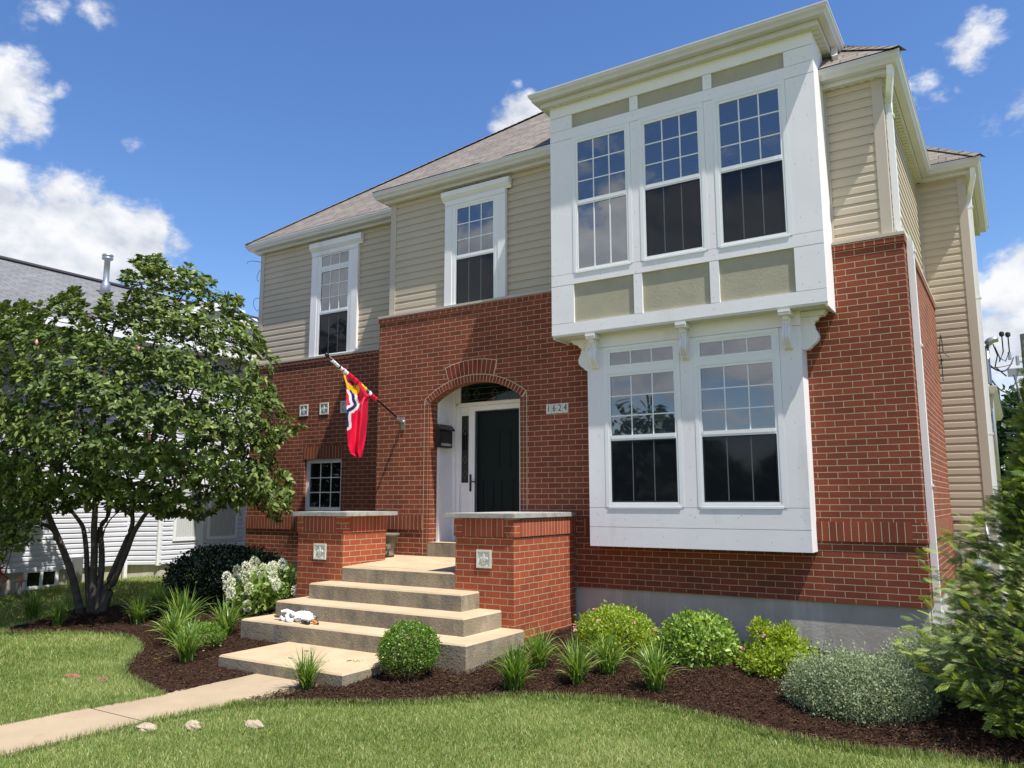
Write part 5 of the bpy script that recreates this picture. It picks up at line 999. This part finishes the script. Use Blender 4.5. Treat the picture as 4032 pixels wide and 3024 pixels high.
# hydrangea
t = leaf_ball('hydrangea', 'white flowering hydrangea beside the left brick pier', 'shrub', (-8.74, 7.55, .32), .56, .45, .38, 1900, .085, 'leaf_hydrangea', seed=17, lumps=.15, V=LEAF_V, F_=LEAF_F, wid=1.1, shell=(.5, 1), twig='bark')
for k in range(28):
    a, e = random.uniform(2.6, 6.6), random.uniform(-.25, 1.35); rr = random.uniform(.95, 1.3)
    p = np.array([-8.74+.56*rr*math.cos(a)*math.cos(e), 7.55+.42*rr*math.sin(a)*math.cos(e), .32+.40*rr*math.sin(e)+random.uniform(0, .05)]); n = 230; d_ = sph(n); P_ = p+d_*np.array([.052, .052, .075])*rng.uniform(.75, 1, (n, 1))
    scatter('flower_head', SM2_V, SM2_F, frames(d_+rng.normal(0, .5, (n, 3)), up=d_), np.full((n, 1), .022), P_, np.clip(rng.normal(.25 + .5*random.random(), .25, n), 0, 1), 'petal_hydrangea', t)
# strap-leaved clumps
def blades(name, par, n, ln, spread, mat, wid=.011, seg=7):
    V_ = []; F2 = []; rd = []; o3 = ORG[par.name]
    for i in range(n):
        a = rng.uniform(0, 6.283); L_ = ln*rng.uniform(.55, 1.15); lean = rng.beta(1.4, 1.6)*spread; c0 = np.array([rng.normal(0, .022), rng.normal(0, .022), 0]); th = lean*.35; p = c0.copy(); base = len(V_); w0 = wid*rng.uniform(.7, 1.2)
        dr = np.array([math.cos(a), math.sin(a)]); sd = np.array([-dr[1], dr[0], 0]); sd = sd*math.cos(.5)+np.array([0, 0, 1])*math.sin(rng.uniform(-.5, .5))
        for j in range(seg+1):
            t = j/seg; ww = w0*(1-t**3)*(.5+.5*min(1, t*4)); V_ += [tuple(p-sd*ww/2), tuple(p+sd*ww/2)]
            th += lean*(.55+1.3*t)*1.5/seg; p = p+np.array([dr[0]*math.sin(th), dr[1]*math.sin(th), math.cos(th)])*L_/seg
            p[2] = max(p[2], .01)
        for j in range(seg): b_ = base+2*j; F2.append((b_, b_+1, b_+3, b_+2)); rd.append(0)
        rnd_ = np.clip(rng.normal(.5, .25), 0, 1); rd[-seg:] = [float(np.clip(rnd_+.25*(j/seg-.4), 0, 1)) for j in range(seg)]
    me = bpy.data.meshes.new(name); me.from_pydata(V_, [], F2); me.materials.append(MATS[mat]); me.update(); at = me.attributes.new('rnd', 'FLOAT', 'FACE'); at.data.foreach_set('value', np.array(rd, np.float32)); o = bpy.data.objects.new(name, me); C.objects.link(o); o.parent = par; ORG[o.name] = o3; return o
protos = []
for k in range(3):
    t = thing('lily_clump', 'x', 'plant', (0, 0, 0)); blades('leaves', t, 190, .345, .98, 'leaf_lily', .0125); protos.append(t)
LILY = [(-5.60, 5.33, 1.12, 'strap-leaved clump at the front corner of the lowest concrete step'), (-3.9, 6.18, 1.3, 'strap-leaved clump nearest the steps, at the lawn edge right of the boxwood'), (-4.06, 6.86, 1.2, 'strap-leaved clump just behind the one nearest the steps, by the brick pier'),
 (-3.47, 6.55, 1.25, 'strap-leaved clump in front of the wide pink-tufted spirea, left one of that pair'), (-3.38, 6.98, 1.2, 'strap-leaved clump touching the front of the pink-tufted spirea, right one of its pair'), (-2.79, 6.7, 1.25, 'lone strap-leaved clump in front of the round mid-green shrub'),
 (-9.9, 6.45, 1.25, 'strap-leaved clump in dappled shade in front of the dark holly'), (-8.85, 6.35, 1.6, 'tallest strap-leaved clump, arching wide behind the low bright shrub'), (-8.5, 5.98, 1.25, 'strap-leaved clump at the left of the low bright shrub, leaves trailing on the mulch'), (-8.12, 6.42, 1.35, 'upright strap-leaved clump nearest the steps on their left side'), (-7.58, 5.52, 1.3, 'strap-leaved clump closest to the walk in the left bed'),
 (-10.35, 7.0, 1.2, 'shaded strap-leaved clump between the magnolia trunk and the holly'), (-11.0, 6.0, 1.1, 'dark shaded strap-leaved clump in front of the magnolia trunk'), (-11.9, 6.1, 1.2, 'dark shaded strap-leaved clump left of the magnolia trunk')]
for i, (x, y, s, lab) in enumerate(LILY):
    pz = protos[i % 3]
    if i < 3: t = pz
    else:
        t = pz.copy(); C.objects.link(t)
        for ch in pz.children:
            c = ch.copy(); C.objects.link(c); c.parent = t
    t.location = (x, y, G(x, y)); t.rotation_euler = (0, 0, i*1.7); t.scale = (s, s, s); tag(t, lab, 'plant', 'strap-leaved clumps in the mulch beds')
# evergreen at the right edge
av = thing('arborvitae', 'tall feathery evergreen at the right edge of the garden bed', 'tree', (.27, 7.0, G(0, 7)))
cx, cy_ = .27, 7.0; n = 9000; hh = rng.uniform(0, 1, n)**1.3; a = rng.uniform(0, 6.283, n); zz = .02+hh*2.7
rad = np.interp(zz, [0, .2, .6, 1.1, 1.55, 2.0, 2.7], [.62, .76, .95, .78, .40, .20, .04])*(1+.15*np.sin(a*5+hh*9)+.12*np.sin(a*3-hh*17)); rf = rng.uniform(.35, 1.06, n)
FV, FF = [], []
def frond():
    V_, F2 = [], []
    def leafq(p, d_, l, w_):
        b_ = len(V_); s_ = np.array([-d_[1], d_[0]])
        for q in (p, p+d_*l*.6-s_*w_, p+d_*l, p+d_*l*.6+s_*w_): V_.append((q[0], q[1], 0))
        F2.append((b_, b_+3, b_+2, b_+1))
    leafq(np.array([0., 0]), np.array([0., 1]), 1.0, .03)
    for i in range(1, 6):
        t = i/6.5
        for s_ in (-1, 1): d_ = np.array([s_*.5, .86]); leafq(np.array([0, t]), d_/np.linalg.norm(d_), .42*(1-t)+.14, .031)
    return V_, F2
FV, FF = frond(); P_ = np.stack([cx+rad*rf*np.cos(a), cy_+rad*rf*np.sin(a), zz], 1); D_ = np.stack([np.cos(a), np.sin(a), rng.uniform(-.1, .9, n)], 1)+rng.normal(0, .25, (n, 3))
UPV = np.stack([np.sin(a)*rng.normal(0, 1, n), -np.cos(a)*rng.normal(0, 1, n), np.abs(rng.normal(.6, .5, n))], 1)
FV = [(x*1.0, y, -.22*y*y-.25*abs(x)) for x, y, z in FV]
rn = np.clip(.15+.75*(rf-.35)/.7*rng.uniform(.5, 1.2, n), 0, 1)
scatter('crown', FV, FF, frames(D_, up=UPV), np.repeat(rng.uniform(.075, .155, (n, 1)), 3, 1)*np.array([[.8, 1, 1]]), P_, rn, 'leaf_arbor', av)
m = M(); m.tube([(cx, cy_, 0), (cx+.02, cy_, 1.5), (cx, cy_+.02, 2.9)], [.06, .045, .01], 8)
for k in range(0, n, 20): m.tube([(cx, cy_, max(.1, zz[k]-.25)), tuple(P_[k])], [.010, .004], 4, cap=False)
m.build('trunk', 'bark', av)
# small tree/shrub at the left edge and far trees at the right
c0 = at_depth(-40, 2110, 10.9)
leaf_ball('edge_shrub', 'leafy shrub cut by the left edge of the view, against the white house', 'shrub', tuple(c0), .50, .5, .42, 1500, .085, 'leaf_magnolia', seed=41, V=LEAF_V, F_=LEAF_F, lumps=.2, shell=(.3, 1), stems=4)
def far_tree(x, y, r, zc_, label, seed):
    t = thing('background_tree', label, 'tree', (x, y, .1), 'trees far behind the house'); n = 9000; d_ = sph(n); rr = rng.uniform(.5, 1, n)**.5*(1+.28*lump(d_*2, seed, 1.6)); P_ = np.array([x, y, zc_])+d_*rr[:, None]*np.array([r, r, r*1.05])
    k = lump(P_*.9, seed+1, 1.2) > -.35; P_, d2 = P_[k], d_[k]; scatter('crown', SM2_V, SM2_F, frames(d2+rng.normal(0, .6, d2.shape)), np.full((len(P_), 1), .38), P_, rng.random(len(P_)), 'leaf_far', t)
    m = M(); m.tube([(x, y, 0), (x+.2, y, zc_*.5), (x, y, zc_)], [.3, .2, .1], 8); [m.tube([(x, y, zc_*.55), (x+r*.6*math.cos(q), y+r*.6*math.sin(q), zc_+r*.3)], [.12, .03], 5) for q in (0, 1.3, 2.6, 3.9, 5.2)]; m.build('trunk', 'bark', t)
far_tree(1.3, 46, 3.4, 3.3, 'dark green tree far behind, rising above the evergreen tip at the right edge', 51); far_tree(5.6, 42, 3.6, 3.6, 'dark green tree just outside the right edge beyond the utility pole', 57)
far_tree(-1.7, 52, 3.0, 2.9, 'dark green tree half hidden behind the low rear wing', 61)
# ------------------------------------------------------------------ utility pole and wires
up_ = thing('utility_pole', 'grey wooden utility pole at the right edge behind the house', 'pole', (.52, 30, 0)); m = M(); m.tube([(.52, 30, -.2), (.50, 30, 6.9)], [.16, .12], 12); m.build('shaft', 'pole_wood', up_)
m = M(); m.box(-.05, .45, 29.9, 30, 5.55, 5.8); m.tube([(.05, 29.95, 6.1), (.05, 29.95, 6.35)], .05, 8); m.tube([(.25, 29.95, 5.9), (.25, 29.95, 6.2)], .05, 8); m.build('bracket', 'grey_metal', up_)
m = M(); m.tube([(.12, 29.9, 5.6), (.42, 29.9, 3.6)], .03, 8); m.build('brace', 'pole_wood', up_)
def cable(pts, sag, label, r_=.012, loops=()):
    m = M()
    for a, c in zip(pts[:-1], pts[1:]):
        a, c = Vector(a), Vector(c); m.tube([a.lerp(c, i/14)-Vector((0, 0, sag*4*(i/14)*(1-i/14))) for i in range(15)], r_, 5)
    o = m.build('power_line', 'wire'); tag(o, label, 'cable', 'cables between the house and the utility pole'); return o
wa = on_y(3200+765*.66295, 1000+628*.66295, 12.42)
cable([wa, (.10, 29.9, 5.95)], .12, 'thin cable anchored to the tan siding above the gas meter, running to the pole')
cable([(-.28, 16.1, 3.95), (.15, 29.9, 6.15)], .25, 'thick cable from below the service mast cap to the top of the pole', .018)
cable([(-.28, 16.1, 3.7), (.25, 29.9, 5.75)], .45, 'lower drooping cable from the service mast to the pole', .014)
cable([(-.2, 20.5, 3.65), (1.2, 34, 4.9)], .1, 'upper of the three low cables leaving the rear gutter to the right', .014); cable([(-.2, 20.8, 3.35), (1.4, 34, 4.55)], .1, 'middle of the three low cables leaving the rear gutter to the right', .014); cable([(-.2, 20.9, 3.1), (1.5, 34, 4.15)], .1, 'lowest of the three low cables leaving the rear gutter to the right', .014)
m = M(); 
for dx, h_ in ((.10, .32), (.19, .30)): m.tube([(-.18, 16.0, 4.25), (-.12, 16.0, 4.05), (-.28+dx+.05, 16.0, 3.98), (-.28+dx+.12, 16.0, 4.15), (-.28+dx+.12, 16.0, 4.1+h_)], .012, 6); m.lathe((-.28+dx+.12, 16.0, 4.1+h_), [(.02, 0), (.04, .02), (.04, .07), (.02, .09)], 8)
m.tube([(-.2, 16, 4.3), (-.15, 16, 4.1), (-.2, 16, 3.9), (-.05, 16.2, 3.75)], .012, 6); m.build('mast_cables', 'wire', house)
m = M(); w0 = Vector(wa); m.tube([w0, w0+Vector((-.02, 0, .12)), w0+Vector((.01, 0, .35)), w0+Vector((.02, 0, .30)), w0+Vector((.03, 0, .10)), w0+Vector((.10, 0, .02))], .006, 5); m.tube([w0, w0+Vector((.0, 0, -.3))], .006, 5); m.build('cable_anchor', 'wire', house)
# ------------------------------------------------------------------ vine tendrils at the left eave corner
m = M()
for pts in ([(1040, 1000), (1015, 985), (990, 985), (985, 990)], [(1038, 1035), (1000, 1028), (980, 1030), (972, 1038)], [(1028, 1060), (1015, 1080), (1012, 1100), (1018, 1108)], [(1031, 1177), (1005, 1175), (998, 1200), (1012, 1225), (1018, 1219)]): m.tube([on_y(a, c, 9.6) for a, c in smooth_line(pts, 4)], .005, 4)
tag(m.build('vine_tendrils', 'twig'), 'thin dry vine tendrils curling from the left corner of the siding under the eave', 'vine')
# ------------------------------------------------------------------ small things on steps and lawn
bag = thing('plastic_bag', 'crumpled white plastic bag with a small green print on the lowest wide step', 'bag', (-7.18, 6.65, .236))
def crumple(c, r, n1, n2, seed, zmin):
    m = M(); V_ = {}
    for i in range(n1+1):
        for j in range(n2):
            th, ph = math.pi*i/n1, 6.283*j/n2; d_ = np.array([math.sin(th)*math.cos(ph), math.sin(th)*math.sin(ph), math.cos(th)]); k = 1+.22*float(lump(d_[None]*2.4, seed, 2.0)[0])+.05*math.sin(9*ph+5*th); p = np.array(c)+d_*np.array(r)*k; p[2] = max(p[2], zmin+.002); V_[i, j] = tuple(p)
    for i in range(n1):
        for j in range(n2): m.quad(V_[i, j], V_[i+1, j], V_[i+1, (j+1) % n2], V_[i, (j+1) % n2])
    return m
crumple((-7.12, 6.68, .275), (.135, .10, .065), 14, 26, 3, .236).build('bag_body', 'bag_plastic', bag)
m = M(); m.tube([(-7.20, 6.62, .30), (-7.27, 6.58, .35), (-7.31, 6.55, .34), (-7.33, 6.55, .28), (-7.29, 6.55, .25), (-7.22, 6.57, .25)], [.03, .022, .02, .022, .02, .03], 8); m.tube([(-7.16, 6.6, .31), (-7.22, 6.58, .345), (-7.22, 6.54, .30), (-7.17, 6.52, .25), (-7.12, 6.54, .25)], [.03, .02, .022, .025, .03], 8); m.build('bag_handle', 'bag_plastic', bag, smooth=True)
m = M(); pc = np.array([-7.055, 6.592, .27]); m.tube([tuple(pc+np.array([.022*math.cos(q/12*6.283), -.004, .018*math.sin(q/12*6.283)])) for q in range(13)], .003, 4, cap=False); m.tube([tuple(pc+np.array([-.01, -.004, -.008])), tuple(pc+np.array([.0, -.004, .01])), tuple(pc+np.array([.01, -.004, -.004]))], .003, 4); m.build('printed_mark', 'green_ink', bag)
lop = thing('loppers', 'garden loppers with silver arms and black grips lying across the bag on the step', 'loppers', (-7.1, 6.65, .24))
m = M(); m.tube([(-7.34, 6.62, .27), (-7.15, 6.70, .30), (-6.97, 6.78, .275)], .011, 8); m.tube([(-7.30, 6.60, .26), (-7.05, 6.55, .28), (-6.93, 6.52, .262)], .011, 8); m.build('arm', 'steel', lop, smooth=True)
m = M(); m.tube([(-6.98, 6.776, .272), (-6.84, 6.835, .262)], .019, 10); m.build('grip', 'black_paint', lop, smooth=True)
m = M(); m.tube([(-6.95, 6.525, .262), (-6.82, 6.50, .256)], .021, 10); m.build('grip', 'black_paint', lop, smooth=True)
m = M(); m.prism([(-7.34, 6.61), (-7.42, 6.63), (-7.50, 6.60), (-7.44, 6.57), (-7.34, 6.585)], .262, .269, lambda p, a: (p[0], p[1], a)); m.build('blade', 'black_metal', lop)
ps = thing('hand_pruner', 'orange and black hand pruner in front of the bag on the step', 'pruner', (-6.8, 6.56, .24))
m = M(); m.tube([(-6.90, 6.60, .262), (-6.82, 6.575, .268), (-6.74, 6.545, .258)], [.012, .016, .013], 8); m.build('handle', 'orange_plastic', ps, smooth=True); m = M(); m.tube([(-6.88, 6.63, .258), (-6.80, 6.61, .256), (-6.73, 6.555, .25)], [.010, .012, .011], 8); m.build('handle', 'black_paint', ps, smooth=True); m = M(); m.prism([(-6.9, 6.6), (-6.95, 6.625), (-6.98, 6.62), (-6.93, 6.60)], .255, .262, lambda p, a: (p[0], p[1], a)); m.build('blade', 'steel', ps)
def rock(x, y, r, seed, mat, name, label, grp, cat):
    m = crumple((x, y, G(x, y)+r[2]*.35), r, 8, 14, seed, G(x, y)-.02); o = m.build(name, mat); tag(o, label, cat, grp)
for x, y, r, s, l in ((-5.70, 3.83, (.09, .06, .035), 5, 'flat pale stone in the lawn nearest the concrete walk'), (-5.42, 4.03, (.075, .055, .045), 6, 'pale stone in the lawn, the middle of three, with a bumpy top'), (-5.07, 4.31, (.085, .05, .035), 7, 'pale stone in the lawn farthest from the walk, nearest the mulch')): rock(x, y, r, s, 'rock', 'stone', l, 'pale stones set in the front lawn', 'stone')
for x, y, r, s, l in ((-7.98, 4.53, (.12, .06, .022), 9, 'larger red-brown brick piece sunk in the left lawn'), (-7.6, 4.6, (.09, .05, .02), 10, 'smaller red-brown brick piece sunk in the left lawn near the mulch edge')): rock(x, y, r, s, 'paver', 'brick_piece', l, 'brick pieces in the left lawn', 'brick')
for x, y, a, l in ((-6.45, 6.1, .3, 'short clipped twig on the lowest slab near its back left corner'), (-5.7, 5.95, 1.2, 'short clipped twig at the right end of the lowest slab, beside the green clippings'), (-6.3, 5.75, .1, 'short clipped twig near the front edge in the middle of the lowest slab')):
    m = M(); m.tube([(x, y, .055), (x+.05*math.cos(a), y+.05*math.sin(a), .056)], .004, 5); tag(m.build('twig_bit', 'twig'), l, 'twig', 'clipped twigs on the lowest slab')
for x, y, l in ((-5.62, 6.0, 'green clippings on the right end of the lowest slab, the heap nearest the boxwood'), (-5.86, 5.78, 'green clippings on the lowest slab, the heap behind the strap-leaved clump')):
    n = 14; P_ = np.array([x, y, .056])+rng.normal(0, 1, (n, 3))*[.03, .03, .004]; o = scatter('clippings', SM2_V, SM2_F, frames(rng.normal(0, 1, (n, 3))*[1, 1, .15]), np.full((n, 1), .02), P_, rng.random(n), 'leaf_boxwood'); tag(o, l, 'clippings', 'green clippings on the lowest slab')
# treeline across the road behind the viewer, seen only mirrored in the window panes
n = 26000; X = rng.uniform(-60, 50, n); top = 4.6+2.2*np.sin(X*.21)+1.4*np.sin(X*.53+1)+.8*np.sin(X*1.3); P_ = np.stack([X, -38+rng.normal(0, 1.6, n), rng.uniform(0, 1, n)**.8*top], 1)
tag(scatter('far_wood', SM2_V, SM2_F, frames(rng.normal(0, 1, (n, 3))+[0, 1, .4]), np.full((n, 1), .75), P_, rng.random(n), 'leaf_far'), 'dark treeline across the road, mirrored in the window panes', 'woods', kind='stuff')
n = 20; x = rng.uniform(-9.8, -6.9, n); y = rng.uniform(5.0, 6.4, n); k = in_poly(x, y, BED_L); x, y = x[k], y[k]; P_ = np.stack([x, y, g(x, y)+.045], 1); tag(scatter('fallen_leaves', SM2_V, SM2_F, frames(rng.normal(0, 1, P_.shape)*[1, 1, .1]), np.full((len(x), 1), .035), P_, rng.random(len(x)), 'dead_leaf'), 'dry fallen leaves scattered on the mulch of the left bed', 'leaves', kind='stuff')
